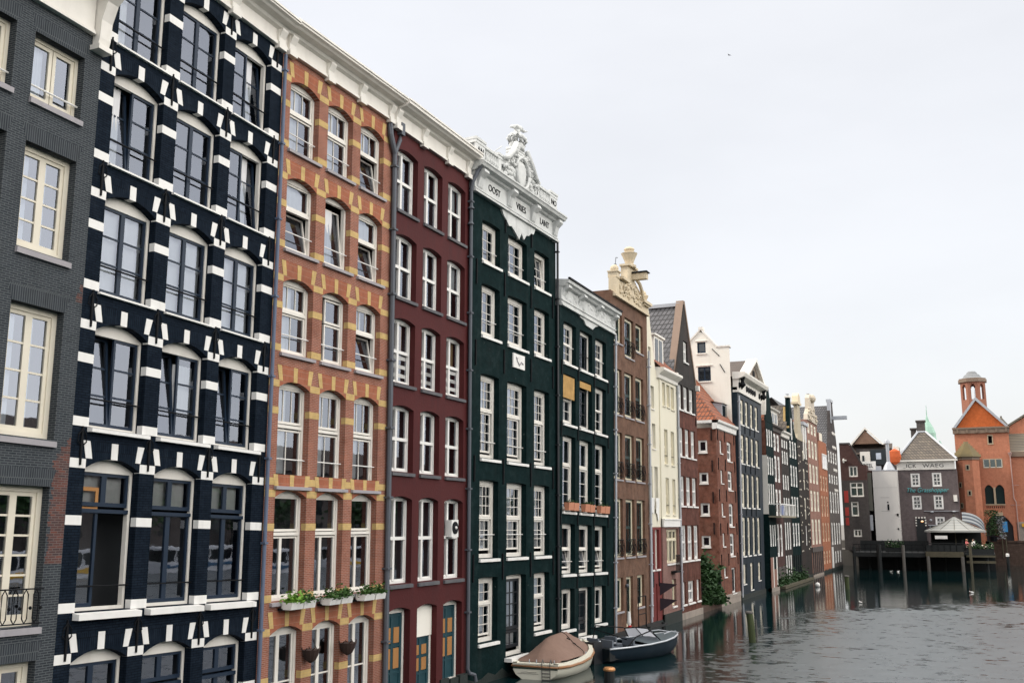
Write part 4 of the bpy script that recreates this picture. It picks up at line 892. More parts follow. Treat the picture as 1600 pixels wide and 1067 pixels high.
m = h.mb(); m.box(.1, .5, -.02, .1, .2, 2.4); m.cut(); m.box(.9, 1.25, -.03, .1, .2, 2.5); m.cut(); m.box(2.3, 2.7, -.03, .1, .4, 2.5); m.cut(); m.build_each('white_pilaster', white, h.root); m = h.mb(); m.box(.0, .9, -.04, .05, .1, 2.5); m.box(1.25, 2.3, -.04, .05, .1, 1.6); m.build('pink_plaster', pinkbrick, h.root)
# balcony shared at first floor
r_ = tag(empty('balcony', (.35, 29.6, 5.45)), 'white railed balcony with blue washing between the green and maroon houses', 'balcony')
m = MB(); m.box(0, .95, -.3, 6.6, 0, .12); m.build('balcony_floor', paint('ochre_edge', (.30, .27, .2)), r_)
m = MB(); m.box(.88, .94, -.3, 6.6, .95, 1.03)
for q in range(12): m.box(.88, .93, -.3+q*.62, -.25+q*.62, .1, .97)
m.box(0, .9, 6.55, 6.6, .95, 1.03); m.box(0, .9, -.3, -.25, .95, 1.03); m.build('balcony_rail', clean, r_)
m = MB(); m.box(.8, .86, .3, 1.5, .2, .9); tag(m.build('blue_cloth', flat('blue_cloth', (.05, .12, .42), .9), None, False, (.35, 29.6, 5.45)), 'blue cloth hanging on the white balcony rail', 'laundry')
h = farhouse('maroon brick house with a wide white dormer over tall white windows', 32.45, 5.15, 12.7, maroonbrick, [(2.4, 4.95), (5.6, 7.72), (8.3, 10.42), (10.8, 12.2)], cols3(5.15, .12, .2), fw=.17, corm=greyfar, base=(1.6, greyfar))
m = h.mb(); m.box(.4, 4.8, .1, 2, 12.85, 14.1); m.prism([(-.1, 14.1), (2.2, 14.1), (2.2, 14.4), (-.15, 14.2)], .3, 4.9, axis='x'); m.build('dormer', white, h.root)
m = h.mb()
for q in range(3): m.box(.9+q*1.3, 1.75+q*1.3, .07, .11, 13.1, 13.85); m.cut()
m.build_each('dormer_window', dglass, h.root)
m = h.mb(); m.face([(0, .2, 12.7), (5.15, .2, 12.7), (5.15, 3.2, 16.2), (0, 3.2, 16.2)]); m.face([(0, 3.2, 16.2), (5.15, 3.2, 16.2), (5.15, 8, 16.0), (0, 8, 16.0)]); m.build('roof', greytile, h.root); m = h.mb(); m.box(1.5, 4.6, 1.3, 1.8, 14.9, 15.15); m.build('roof_light', lead, h.root)
h = farhouse('narrow black house with slim white windows and a curved white cornice', 37.65, 3.9, 12.55, blackbrick, [(.5, 2.4), (2.85, 5.1), (5.66, 7.15), (7.8, 9.05), (9.95, 11.05), (11.3, 12.0)], cols3(3.9, .12, .2), fw=.13)
m = h.mb(); m.face([(0, .2, 12.6), (3.9, .2, 12.6), (3.9, 3.2, 16.1), (0, 3.2, 16.1)]); m.face([(0, 3.2, 16.1), (3.9, 3.2, 16.1), (3.9, 8, 16), (0, 8, 16)]); m.build('roof', greytile, h.root)
h = farhouse('dark green house with a slender neck gable and a yellow gable side', 41.7, 4.4, 12.4, greenpaint, [(3.05, 5.05), (5.57, 7.33), (8.2, 10.05), (10.7, 12.2)], cols3(4.4, .08, .22), cor=False, fw=.12)
neck(h, [(0, 12.4), (.6, 13.3), (.95, 16.0), (1.7, 16.0), (2.0, 15.2), (2.9, 13.4), (4.4, 12.4)]); m = h.mb(); m.box(.8, 1.85, -.1, .35, 16.0, 16.15); m.build('gable_cap', white, h.root)
m = h.mb(); m.prism([(.45, 12.5), (.93, 15.2), (.97, 15.2), (.60, 12.5)], -.01, .5); m.build('gable_side', yellowbrick, h.root); window(h, (1.3, 1.75, 12.3, 14.2, 0), clean, [(0, 1, 0, 1, 1, 1)], rec=-.06, fw=.1, gl=dglass)
m = h.mb(); m.face([(0, .2, 12.4), (1.4, .2, 15.4), (1.4, 8, 15.4), (0, 8, 12.4)]); m.face([(4.4, .2, 12.4), (1.4, .2, 15.4), (1.4, 8, 15.4), (4.4, 8, 12.4)]); m.build('roof', greytile, h.root)
m = h.mb()
for q in range(4): m.tube([(.4+q*1.1, -.04, .2), (.4+q*1.1, -.04, 2.3)], .07, 6); m.cut()
m.build_each('wooden_post', darkwood, h.root)
h = farhouse('black house painted with small white flowers under a cream chimney gable', 46.3, 6.0, 12.7, blackbrick, [(3.0, 4.8)], [(3.0, 3.7)], cor=False, fw=.1)
m = h.mb(); random.seed(4)
for z in [2.7+.78*q for q in range(13)]:
    for u in (.5, 1.1, 4.7, 5.4): m.ball((u+random.uniform(-.15, .15), -.02, z+random.uniform(-.2, .2)), (.10, .03, .08), 6)
for z in (6.2, 7.2, 8.9, 9.9, 11.6): m.ball((3.0, -.02, z), (.3, .03, .14), 6); m.tube([(3, -.03, z-.8), (3, -.03, z)], .06, 5)
m.build('flower_ornament', greyframe, h.root)
neck(h, [(.2, 12.6), (.5, 13.1), (.9, 15.9), (2.3, 15.9), (2.7, 13.6), (3.4, 13.0), (5.8, 12.6)], mat=paint('dull_cream_gable', (.42, .37, .28), (.34, .30, .22), .85, 2, .6, (.2, .17, .12), .4, .3)); m = h.mb(); m.box(.6, 2.6, -.15, .5, 15.9, 16.1); m.prism([(.75, 16.1), (2.45, 16.1), (2.2, 16.7), (1.5, 17.0), (1.0, 16.7)], -.1, .45); m.build('gable_cap', creamstone, h.root)
m = h.mb(); m.box(3.2, 6.0, .0, 3, 12.6, 14.2); m.box(3.1, 6.1, -.2, 3, 14.2, 14.5); m.build('attic', lead, h.root)
for uu in (3.3, 4.6): m = h.mb(); m.box(uu, uu+.5, -.06, .1, 11.0, 14.2); m.build('white_post', white, h.root)
h = farhouse('pink brick house with pale blinds and an ornate carved stone gable', 52.5, 7.1, 15.0, pinkbrick, [(3.0, 5.42), (6.18, 8.18), (8.9, 10.75), (11.35, 13.1), (13.75, 14.8)], cols3(7.1, .09, .21), greyframe, fw=.2, cor=False, gl=flat('pale_blind', (.52, .46, .42), .8), base=(.2, palestone))
neck(h, [(.3, 15.0), (.6, 15.6), (1.6, 16.2), (1.8, 17.3), (2.6, 17.75), (4.4, 17.75), (5.2, 17.2), (5.4, 16.2), (6.4, 15.6), (6.9, 15.0)], y0=-.1, mat=paint('weathered_stone', (.5, .44, .36)))
m = h.mb(); random.seed(8)
for q in range(40): m.ball((random.uniform(.7, 6.4), -.14, random.uniform(15.1, 16.3)), (.2, .1, .14), 6)
m.ball((3.6, -.1, 17.4), (1.0, .4, .45), 10); m.build('gable_carving', paint('weathered_carving', (.55, .48, .38)), h.root)
m = h.mb()
for q in range(6): m.box(.3+q*1.25, .55+q*1.25, -.12, .02, .2, 2.3); m.cut()
m.build_each('pilaster', greyfar, h.root); m = h.mb(); m.box(0, 7.1, -.1, .02, 2.3, 2.75); m.build('stone_band', greyfar, h.root)
h = farhouse('rust orange brick house with a very tall dark pantiled roof', 59.9, 6.4, 13.6, rustbrick, [(.9, 2.2), (3.15, 5.08), (5.73, 7.85), (8.35, 9.95)], cols3(6.4, .1, .19), paint('peach_frame', (.62, .42, .3)), fw=.17, cor=False)
window(h, (2.4, 5.9, 10.7, 12.3, 0), clean, [(0, .5, 0, 1, 1, 1), (.5, 1, 0, 1, 1, 1)], rec=-.08, fw=.1, gl=curtain)
m = h.mb(); m.face([(-.3, .3, 13.2), (7.5, .3, 13.2), (7.5, 4.5, 18.2), (-.3, 4.5, 18.2)]); m.face([(-.3, 4.5, 18.2), (7.5, 4.5, 18.2), (7.5, 8, 17), (-.3, 8, 17)]); rf = m.build('roof', blacktile, h.root); m = h.mb(); m.box(3.2, 5.8, .2, 2, 13.0, 13.3); m.box(3.4, 5.6, .3, 2.6, 13.3, 14.6); m.build('dormer', greyframe, rf)
m = h.mb(); m.box(-.1, .5, -.1, .8, 13.5, 14.3); m.build('chimney', pinkbrick, h.root)
h = farhouse('dark grey house ending the row with a tall gable and hoist beam', 66.5, 9.3, 13.2, greyfar, [(.7, 2.0), (2.7, 5.1), (6.15, 8.5), (9.4, 10.4), (11.7, 13.0)], cols3(9.3, .1, .13, 4), clean, fw=.16, cor=False)
neck(h, [(2.5, 13.2), (3.6, 15.2), (4.6, 18.8), (6.6, 18.9), (7.2, 17.0), (8.6, 14.6), (9.3, 13.2)], mat=darkbrick); m = h.mb(); m.box(4.5, 6.7, -.12, .4, 18.75, 19.05); m.box(4.3, 5.0, -.06, .3, 16.3, 18.8); m.build('gable_side', lead, h.root)
m = h.mb(); m.box(5.3, 5.8, -1.7, .2, 16.75, 17.15); m.build('hoist_beam', lead, h.root)
m = h.mb()
for z in (8.7, 11.0, 13.6, 15.2): 
    for u in (5.3, 6.4, 7.6): m.ball((u, -.03, z), (.35, .06, .2), 6); m.cut()
m.build_each('window_ornament', white, h.root); m = h.mb(); m.face([(2.5, .3, 13.2), (5.5, .3, 18.4), (5.5, 8, 18.4), (2.5, 8, 13.2)]); m.face([(9.3, .3, 13.2), (5.5, .3, 18.4), (5.5, 8, 18.4), (9.3, 8, 13.2)]); m.build('roof', blacktile, h.root)
m = h.mb(); m.box(.1, .9, -.1, .1, .3, 2.5); m.build('white_door', clean, h.root)

# ================================================================ ground, water
m = MB(); m.face([(-160, -260, 0), (900, -260, 0), (900, 1500, 0), (-160, 1500, 0)])
def water_mat():
    mt, nt, p = newmat('canal_water'); b = NB(nt); o = b.obj()
    p.inputs['Base Color'].default_value = (.004, .016, .018, 1); p.inputs['Roughness'].default_value = .05; p.inputs['IOR'].default_value = 2.1
    sp = b.n('ShaderNodeSeparateXYZ'); nt.links.new(o, sp.inputs[0])
    def mm(op, a, c):
        q = b.n('ShaderNodeMath', operation=op)
        for i, v in enumerate((a, c)):
            if isinstance(v, (int, float)): q.inputs[i].default_value = v
            else: nt.links.new(v, q.inputs[i])
        return q.outputs[0]
    wob = b.rng(b.noise(o, .25, 5, .6), .3, .7, -2.2, 2.2)
    mx = b.n('ShaderNodeMapRange', interpolation_type='SMOOTHSTEP'); nt.links.new(mm('ADD', sp.outputs[0], wob), mx.inputs[0]); mx.inputs[1].default_value = 4.2; mx.inputs[2].default_value = 8.5
    my = b.n('ShaderNodeMapRange', interpolation_type='SMOOTHSTEP'); nt.links.new(mm('SUBTRACT', mm('ADD', sp.outputs[1], wob), mm('MULTIPLY', sp.outputs[0], 1.0)), my.inputs[0]); my.inputs[1].default_value = 12; my.inputs[2].default_value = 4.0
    mask = mm('MULTIPLY', mx.outputs[0], my.outputs[0])
    fl = b.noise(o, 1.5, 4, .62, (1.0, 1.25, 1)); fl2 = b.noise(o, .35, 3, .5)
    m2 = b.n('ShaderNodeMapRange', interpolation_type='SMOOTHSTEP'); nt.links.new(mm('ADD', mm('MULTIPLY', mask, 1.15), mm('ADD', mm('MULTIPLY', mm('SUBTRACT', fl, .5), 5.0), mm('MULTIPLY', mm('SUBTRACT', fl2, .5), 2.0))), m2.inputs[0]); m2.inputs[1].default_value = .42; m2.inputs[2].default_value = .80
    gate = b.n('ShaderNodeMapRange'); nt.links.new(mask, gate.inputs[0]); gate.inputs[1].default_value = .02; gate.inputs[2].default_value = .2
    ruf = mm('MULTIPLY', m2.outputs[0], gate.outputs[0])
    nt.links.new(mm('ADD', mm('MULTIPLY', ruf, .27), .03), p.inputs['Roughness']); nt.links.new(mm('ADD', mm('MULTIPLY', ruf, 1.5), 1.7), p.inputs['IOR'])
    st = mm('ADD', mm('MULTIPLY', ruf, .55), mm('ADD', mm('MULTIPLY', mask, .2), .05))
    n1 = b.noise(o, 2.4, 5, .62, (1.0, 1.7, 1)); n2 = b.noise(o, .7, 3, .5, (1.0, 1.4, 1))
    hgt = mm('ADD', n1, mm('MULTIPLY', n2, 1.4))
    bp = b.n('ShaderNodeBump'); nt.links.new(hgt, bp.inputs['Height']); nt.links.new(st, bp.inputs['Strength']); bp.inputs['Distance'].default_value = .07
    nt.links.new(bp.outputs[0], p.inputs['Normal']); return mt
tag(m.build('water', water_mat()), kind='structure')
m = MB(); m.box(-160, 300, 90.0, 1500, -1, 2.88); m.box(-160, 16.0, 82, 90.2, -1, 1.9); tag(m.build('ground', paint('quay_paving', (.16, .15, .14), None, .9, .3)), kind='structure')
m = MB(); m.box(-160, -1.5, -260, 82, -1, .9); tag(m.build('back_ground', paint('back_paving', (.14, .13, .12))), kind='structure')
m = MB(); m.box(16.0, 120, 89.6, 90.0, -1, 2.75); m.box(15.9, 120, 89.5, 90.1, 2.75, 2.95); tag(m.build('quay_wall', quaybrick), 'brown brick quay wall with a pale stone edge at the end of the canal', 'quay wall')

# ================================================================ buildings that close the canal
def endhouse(name, label, x, y, W_, H_, mat, depth=9, cat='building'):
    h = House.__new__(House); h.root = tag(empty(name, (x, y, 0), 0), label, cat); h.W = W_; h.H = H_; h.slope = h.lean = 0; h.mat = mat; h.depth = depth
    h.T = lambda a, b, c: (a, b, c); return h
# brick house in the corner
h = endhouse('brick_house', 'dark and red brick house in the corner with white mullioned windows facing the canal', 0, 79, 2.95, 13.9, maroonbrick)
ops = [(.95, 1.95, 10.5, 11.78, 0), (.97, 2.5, 8.14, 9.85, 0), (.97, 1.82, 5.86, 7.57, 0), (1.08, 2.0, 3.45, 4.33, 0)]
hb = House.__new__(House); hb.__dict__.update(h.__dict__); hb.H = 10.1; hb.mat = darkbrick; hb.wall(ops[1:], rec=.1, z0=1.9)
h.wall(ops[:1], z0=10.1, rec=.1, top=lambda u: 14.4 if u < 1.15 else max(11.9, 14.4-(u-1.15)*2.0), inner=False)
for o in ops: window(h, o, white, [(0, .5, .65, 1, 1, 1), (.5, 1, .65, 1, 1, 1), (0, .5, 0, .65, 1, 1), (.5, 1, 0, .65, 1, 1)] if o[2] > 8 and o[2] < 9 else [(0, .5, 0, 1, 1, 1), (.5, 1, 0, 1, 1, 1)] if o[2] > 10 or o[2] < 4 else [(0, 1, .72, 1, 1, 1), (0, 1, 0, .7, 1, 1)], rec=.06, fw=.09, sw=.06, gl=greentile, mull=((.5, .07, 0, 1),) if o[1]-o[0] > .9 else ())
m = h.mb(); m.prism([(0, 14.4), (1.15, 14.4), (2.4, 11.9), (2.6, 11.9), (1.2, 14.6), (0, 14.6)], -.05, .3); m.build('gable_coping', darkbrick, h.root)
for z0, z1, u0, u1 in ((7.45, 8.85, .28, .75), (5.9, 6.9, .3, .72), (4.8, 5.7, .3, .68)):
    m = h.mb(); m.box(u0, u1, -.35, -.3, z0, z1); m.build('red_awning', flat('red_canvas', (.30, .025, .02), .8), h.root)
m = h.mb(); m.box(.3, .75, -.4, 0, 12.4, 12.55); m.box(.35, .5, -.35, 0, 12.2, 12.7); m.build('hoist_beam', white, h.root)
# dark gabled house behind the corner
h = endhouse('gabled_house', 'brown gabled roof with pale verges and a dark attic behind the corner brick house', 1.2, 86, 4.2, 14.3, darkbrick, 8)
h.wall([], z0=2, inner=False); m = h.mb(); m.prism([(-.2, 14.9), (2.9, 14.9), (1.25, 16.6)], -.2, 1); m.build('gable', brick('brown_gable_brick', (.22, .13, .09), (.17, .10, .07), (.2, .15, .12)), h.root)
m = h.mb(); m.prism([(-.5, 14.75), (1.25, 16.75), (1.25, 17.0), (-.75, 14.75)], -.3, 3); m.prism([(3.2, 14.75), (1.25, 16.75), (1.25, 17.0), (3.45, 14.75)], -.3, 4); m.build('verge', white, h.root)
m = h.mb(); m.face([(-.8, -.3, 13.6), (4.3, -.3, 13.6), (4.3, 1.5, 15.0), (-.8, 1.5, 15.0)]); m.build('roof', browntile, h.root)
m = h.mb(); m.box(.5, 1.7, -.5, 0, 11.6, 13.9); m.build('white_bay', white, h.root); m = h.mb(); m.box(.75, 1.0, -.54, -.5, 12.4, 13.4); m.box(1.75, 4.1, -.45, 0, 12.2, 14.1); m.build('dark_attic', flat('black_attic', (.012, .02, .026), .5), h.root); m = h.mb(); m.box(2.4, 3.0, -.49, -.45, 12.9, 13.7); m.build('attic_window', flat('pale_window', (.5, .56, .66), .3), h.root)
# pale rendered stair tower with chimney
h = endhouse('stair_tower', 'windowless pale grey rendered building with a steel flue beside the brick gable pub', 3.5, 80, 2.75, 11.2, greybox, 4)
h.wall([], z0=1.9, inner=False); h.flat_roof(11.2); m = h.mb(); m.box(-.03, 2.78, -.03, 4, 11.2, 11.3); m.build('roof_edge', lead, h.root)
m = h.mb(); m.box(1.45, 1.62, -.02, .02, 7.4, 7.55); m.cut(); m.box(1.47, 1.68, -.02, .02, 6.55, 7.25); m.cut(); m.box(2.45, 2.65, -.12, .02, 5.9, 6.15); m.cut(); m.box(2.45, 2.6, -.1, .02, 4.3, 4.5); m.cut(); m.build_each('vent', iron, h.root)
m = h.mb(); m.box(.75, 1.75, -.015, .0, 8.03, 8.06); m.box(.75, 1.75, -.015, .0, 6.43, 6.46); m.box(.0, 2.75, -.008, .0, 9.2, 9.22); m.build('panel_joint', flat('joint_grey', (.25, .24, .23)), h.root)
m = h.mb(); m.tube([(1.85, .8, 11.2), (1.85, .8, 14.6)], .2, 10); m.lathe([(.34, 0), (.28, .3), (.2, .45)], (1.85, .8, 14.5), 10); m.lathe([(.75, 0), (.5, .5), (.22, 1.0)], (1.85, .8, 11.3), 10); m.box(.4, 1.0, .4, 1, 11.2, 11.8); m.build('flue', lead, h.root)
m = h.mb(); m.box(2.4, 3.0, 2, 5, 12.0, 14.2); m.build('party_wall', whitewall, h.root); m = h.mb(); m.lathe([(.05, -.95), (.6, -.6), (.75, 0), (.6, .7), (.05, 1.0)], (2.55, 1.6, 12.9), 10, sy=.3); m.build('orange_dome', flat('orange_paint', (.6, .12, .03), .7), h.root)
m = h.mb(); m.box(-.85, -.15, -.2, 3, 6.5, 11.0); m.build('side_wall', paint('olive_grey', (.12, .12, .10)), h.root); m = h.mb(); m.box(-.8, -.25, -.3, 0, 4.2, 6.0); m.build('metal_panel', lead, h.root)
m = MB(); m.box(0, 1.9, -.08, 0, 0, 1.1)
s_ = tag(empty('roof_sign', (1.95, 81.5, 11.35)), 'white lettered hotel roof board half hidden by the pale tower', 'sign'); m.build('sign_board', clean, s_); text_mesh('OTEL', .62, iron, s_, lambda a, b, c: (a, b, c), .95, .38, -.09, 'lettering', sx=.8)
# pub with the white frieze
h = endhouse('pub_building', 'purple grey brick pub with white small paned windows and a hipped tiled roof', 6.25, 82, 6.5, 11.35, purplebrick, 8)
ops = [(1.40, 2.42, 9.32, 10.92, 0), (3.78, 4.80, 9.32, 10.96, 0), (1.40, 2.42, 6.66, 8.28, 0), (3.78, 4.82, 6.68, 8.32, 0), (3.80, 4.82, 4.2, 5.79, 0)]
h.wall(ops, rec=.1, z0=1.9)
for o in ops: window(h, o, clean, [(0, 1, 0, 1, 2, 3)], rec=.03, fw=.15, sw=.05, bar=.07, gl=dglass, cur=None)
m = h.mb(); m.box(-.05, 6.35, -.10, .2, 11.33, 12.3); fz = m.build('frieze', white, h.root); m = h.mb(); m.box(-.2, 6.7, -.45, .2, 12.3, 12.5); m.build('cornice', white, h.root)
T = h.T; text_mesh('ICK', .62, flat('faded_black', (.05, .05, .05)), fz, T, 1.55, 11.6, -.105, sx=1.1, spacing=1.1); text_mesh('WAEG', .62, MATS['faded_black'], fz, T, 4.0, 11.6, -.105, sx=1.2, spacing=1.15); text_mesh('_', .62, MATS['faded_black'], fz, T, .75, 11.6, -.105)
m = h.mb(); m.face([(-.1, -.35, 12.5), (6.6, -.35, 12.5), (3.35, 2.6, 16.0), (2.45, 2.6, 16.0)]); m.face([(-.1, -.35, 12.5), (2.45, 2.6, 16.0), (2.45, 6, 16.0), (-.1, 8, 12.5)]); m.face([(6.6, -.35, 12.5), (3.35, 2.6, 16.0), (3.35, 6, 16), (6.6, 8, 12.5)]); m.face([(2.45, 2.6, 16), (3.35, 2.6, 16), (3.35, 6, 16), (2.45, 6, 16)])
rf = m.build('roof', greytile, h.root); m = h.mb(); m.tube([(-.1, -.35, 12.55), (2.45, 2.6, 16.05)], .14, 6); m.tube([(6.6, -.35, 12.55), (3.35, 2.6, 16.05)], .14, 6); m.tube([(2.4, 2.6, 16.05), (3.4, 2.6, 16.05)], .12, 6); m.build('lead_hip', lead, rf)
m = h.mb(); m.box(2.35, 3.3, 2.7, 3.6, 15.9, 17.35); m.box(2.25, 3.4, 2.6, 3.7, 17.3, 17.5); m.box(1.6, 2.2, 3.6, 4.5, 14.8, 16.5); m.box(1.5, 2.3, 3.5, 4.6, 16.45, 16.65); m.build('chimney', greyfar, h.root)
neon = flat('teal_neon_tube', (.09, .36, .38), .4)
sg = text_mesh('The Grasshopper', .74, neon, h.root, T, 3.1, 8.68, -.13, 'neon_sign', shear=.35, depth=.03, sx=.88); m = h.mb(); m.box(.9, 5.3, -.09, -.05, 8.70, 8.78); m.build('sign_rail', iron, h.root)
m = h.mb(); m.box(0, 1.6, -.25, 0, 3.2, 4.4) if 0 else m.box(1.65, 2.75, -.12, .02, 1.9, 5.6); m.build('door', flat('black_door', (.008, .010, .012), .4), h.root)
m = h.mb()
for q in range(4): m.box(1.6+q*.32, 1.78+q*.32, -.16, -.10, 5.6, 5.78)
for q in range(3): m.box(1.6, 1.74, -.16, -.10, 4.7+q*.3, 4.86+q*.3); m.box(2.65, 2.79, -.16, -.10, 4.7+q*.3, 4.86+q*.3)
m.build('door_surround', white, h.root)
lampm, nt, p = newmat('warm_lamp'); p.inputs['Emission Color'].default_value = (1, .45, .12, 1); p.inputs['Emission Strength'].default_value = 1.2
m = h.mb(); m.ball((2.35, -.3, 5.25), (.16, .1, .1), 8); m.build('door_lamp', lampm, h.root)
m = h.mb(); m.box(3.0, 6.4, -.7, 0, 4.75, 4.85); m.box(2.6, 6.4, -.14, -.04, 6.42, 6.48); m.ball((3.3, -.2, 5.4), .14, 8); m.ball((3.2, -.5, 4.62), .12, 8); m.ball((3.5, -.2, 6.35), (.2, .1, .09), 8); m.ball((5.9, -.2, 6.4), (.2, .1, .09), 8); m.build('light_fitting', lead, h.root)
m = h.mb(); m.box(5.95, 6.35, -.3, 0, 7.55, 8.3); m.build('white_box_sign', white, h.root)
# striped awning
r_ = tag(empty('awning', (12.85, 82, 0)), 'grey and white striped curved awning beside the brick turret', 'awning')
m = MB(); m2 = MB()
for q in range(9):
    a0, a1 = q*1.0/9*pi/2, (q+1)*1.0/9*pi/2; P = lambda a: (.1+2.3*sin(a), 6.3-1.6*(1-cos(a)))
    (xa, za), (xb, zb) = P(a0), P(a1)
    for s in range(6):
        (m if s % 2 == 0 else m2).face([(xa, -.2-s*.3, za-.2*s), (xb, -.2-s*.3, zb-.2*s), (xb, -.5-s*.3, zb-.2*(s+1)), (xa, -.5-s*.3, za-.2*(s+1))])
m.m = [0]*len(m.f); k0 = len(m.v); m.v += m2.v; m.f += [tuple(i+k0 for i in f) for f in m2.f]; m.m += [1]*len(m2.f); m.build('canopy', [flat('pale_canvas', (.22, .235, .25), .8), flat('grey_canvas', (.045, .055, .07), .8)], r_)

# former exchange: brick block, turret, lantern tower
h = endhouse('exchange_building', 'large orange red brick building with a steep gable, lantern tower and arched doorway', 12.7, 90, 6.15, 16.2, churchbrick, 12)
ops = [(3.0, 5.2, 11.75, 12.9, 0), (3.83, 4.25, 14.8, 15.72, 0), (2.95, 3.92, 7.35, 9.2, .5), (4.15, 5.12, 7.35, 9.2, .5), (2.75, 5.75, 2.85, 4.7, 1.45)]
h.wall(ops, rec=.35, z0=2)
m = h.mb()
for a in (3.0, 3.74, 4.48): m.box(a, a+.72, .1, .14, 11.8, 12.85)
m.build('window_glass', greentile, h.root)
window(h, ops[0], paint('sandstone', (.45, .36, .25)), [(0, .33, 0, 1, 1, 1), (.34, .66, 0, 1, 1, 1), (.67, 1, 0, 1, 1, 1)], clean, rec=-.03, fw=.08, mull=((.333, .14, 0, 1), (.667, .14, 0, 1)), gl=greentile)
m = h.mb(); m.box(3.7, 4.38, -.05, .1, 14.65, 14.8); m.box(3.72, 3.83, -.04, .1, 14.8, 15.75); m.box(4.25, 4.36, -.04, .1, 14.8, 15.75); m.box(3.72, 4.36, -.04, .1, 15.72, 15.85); m.box(3.92, 4.15, -.06, .3, 7.3, 9.4); m.box(2.9, 5.15, -.08, .2, 7.22, 7.36); m.box(3.95, 4.75, -.1, .1, 5.95, 6.35); m.build('stone_dressing', MATS['sandstone'], h.root)
m = h.mb()
for a, b in ((2.98, 3.9), (4.17, 5.1)): m.box(a, b, .2, .24, 7.4, 9.6); m.box(a, b, .15, .2, 8.9, 8.98)
m.build('arched_window', flat('dark_leaded_glass', (.008, .020, .020), .5, 0, .2), h.root)
m = h.mb()
for q in range(10): m.box(3.0+q*.21, 3.1+q*.21, -.01, .02, 6.85, 7.1)
m.build('corbel', iron, h.root); m = h.mb(); m.box(2.75, 5.75, .30, .36, 2.85, 6.2); m.build('arched_door', flat('black_archway', (.010, .008, .010), .6), h.root); m = h.mb(); m.box(3.7, 4.9, .26, .30, 2.9, 5.0); m.build('door_leaf', flat('dark_red_door', (.05, .014, .012), .6), h.root)
m = h.mb(); m.box(-.15, 6.25, -.2, .3, 16.1, 16.7)
for q in range(6): m.box(.3+q*1.1, .5+q*1.1, -.3, -.18, 16.15, 16.6)
m.box(-.2, 6.3, -.28, .3, 16.65, 16.85); m.build('cornice', paint('brown_stone', (.22, .16, .12)), h.root)
m = h.mb(); m.prism([(.35, 16.85), (5.85, 16.85), (2.75, 20.3)], -.02, 9); m.build('gable', gablebrick, h.root)
m = h.mb(); m.prism([(-.1, 16.85), (.25, 16.85), (2.75, 20.2), (2.75, 20.65)], -.25, 9); m.prism([(6.2, 16.85), (5.85, 16.85), (2.75, 20.2), (2.75, 20.65)], -.25, 9); m.tube([(2.75, -.1, 20.5), (2.75, -.1, 21.5)], .07, 6); m.build('verge', lead, h.root)
def octo(mb, cx, cy, r, z0, z1, m_=0, rot=pi/8): mb.prism([(cx+r*cos(rot+i*pi/4), cy+r*sin(rot+i*pi/4)) for i in range(8)], z0, z1, m_, 'z')
m = h.mb(); cx, cy = 2.6, 6.0; R_ = 1.62
octo(m, cx, cy, R_, 16.5, 20.9)
for i in range(8):
    a = pi/8+i*pi/4; b_ = a+pi/4; A = Vector((cos(a), sin(a)))*R_; B = Vector((cos(b_), sin(b_)))*R_; ctr = Vector((cx, cy))
    def wq(f0, f1, z0, z1):
        p, q = A+(B-A)*f0, A+(B-A)*f1; pi_, qi = p*.82, q*.82; p, q, pi_, qi = p+ctr, q+ctr, pi_+ctr, qi+ctr
        n = len(m.v); m.v += [(*p, z0), (*q, z0), (*qi, z0), (*pi_, z0), (*p, z1), (*q, z1), (*qi, z1), (*pi_, z1)]
        for f in ((0, 1, 5, 4), (1, 2, 6, 5), (2, 3, 7, 6), (3, 0, 4, 7), (4, 5, 6, 7), (0, 3, 2, 1)): m.f.append(tuple(n+k for k in f)); m.m.append(0)
    wq(0, .27, 20.9, 23.2); wq(.73, 1, 20.9, 23.2); wq(.27, .36, 22.7, 23.2); wq(.64, .73, 22.7, 23.2); wq(.36, .64, 22.9, 23.2)
m.build('lantern_tower', paint('tower_brick', (.30, .13, .085), (.24, .10, .07), .85), h.root)
m = h.mb(); octo(m, cx, cy, 1.85, 23.2, 23.52); octo(m, cx, cy, 1.75, 23.52, 23.7); m.build('tower_cornice', MATS['brown_stone'], h.root)
m = h.mb(); m.lathe([(1.5, 0), (1.15, .2), (.9, .55), (.8, .6)], (cx, cy, 23.7), 12); m.lathe([(.75, .55), (.6, .85), (.5, .95), (.45, 1.0)], (cx, cy, 23.7), 12); m.build('tower_cap', flat('weathered_lead', (.20, .21, .22), .7), h.root)
m = h.mb(); m.box(6.15, 22, .4, 10, 2, 13.2); m.build('wing_wall', churchbrick, h.root); m = h.mb(); m.box(6.2, 22, .2, .5, 13.1, 13.7); m.build('wing_cornice', MATS['brown_stone'], h.root)
m = h.mb(); m.face([(6.15, .2, 13.7), (22, .2, 13.7), (22, 4, 16.2), (6.15, 4, 16.2)]); m.build('wing_roof', slate, h.root)
m = h.mb(); m.prism([(6.3, 16.0), (10, 16.0), (10, 18.9), (9.3, 18.9), (6.5, 17.2)], 4, 9); m.build('wing_gable', churchbrick, h.root); m = h.mb(); m.prism([(6.4, 17.2), (9.3, 19.0), (9.3, 19.3), (6.3, 17.4)], 3.8, 9); m.build('gable_coping', slate, h.root)
m = h.mb(); m.lathe([(.95, 0), (.95, .3), (.1, 1.5), (.12, 1.7)], (5.6, 5.0, 16.9), 4); m.build('roof_turret', slate, h.root)
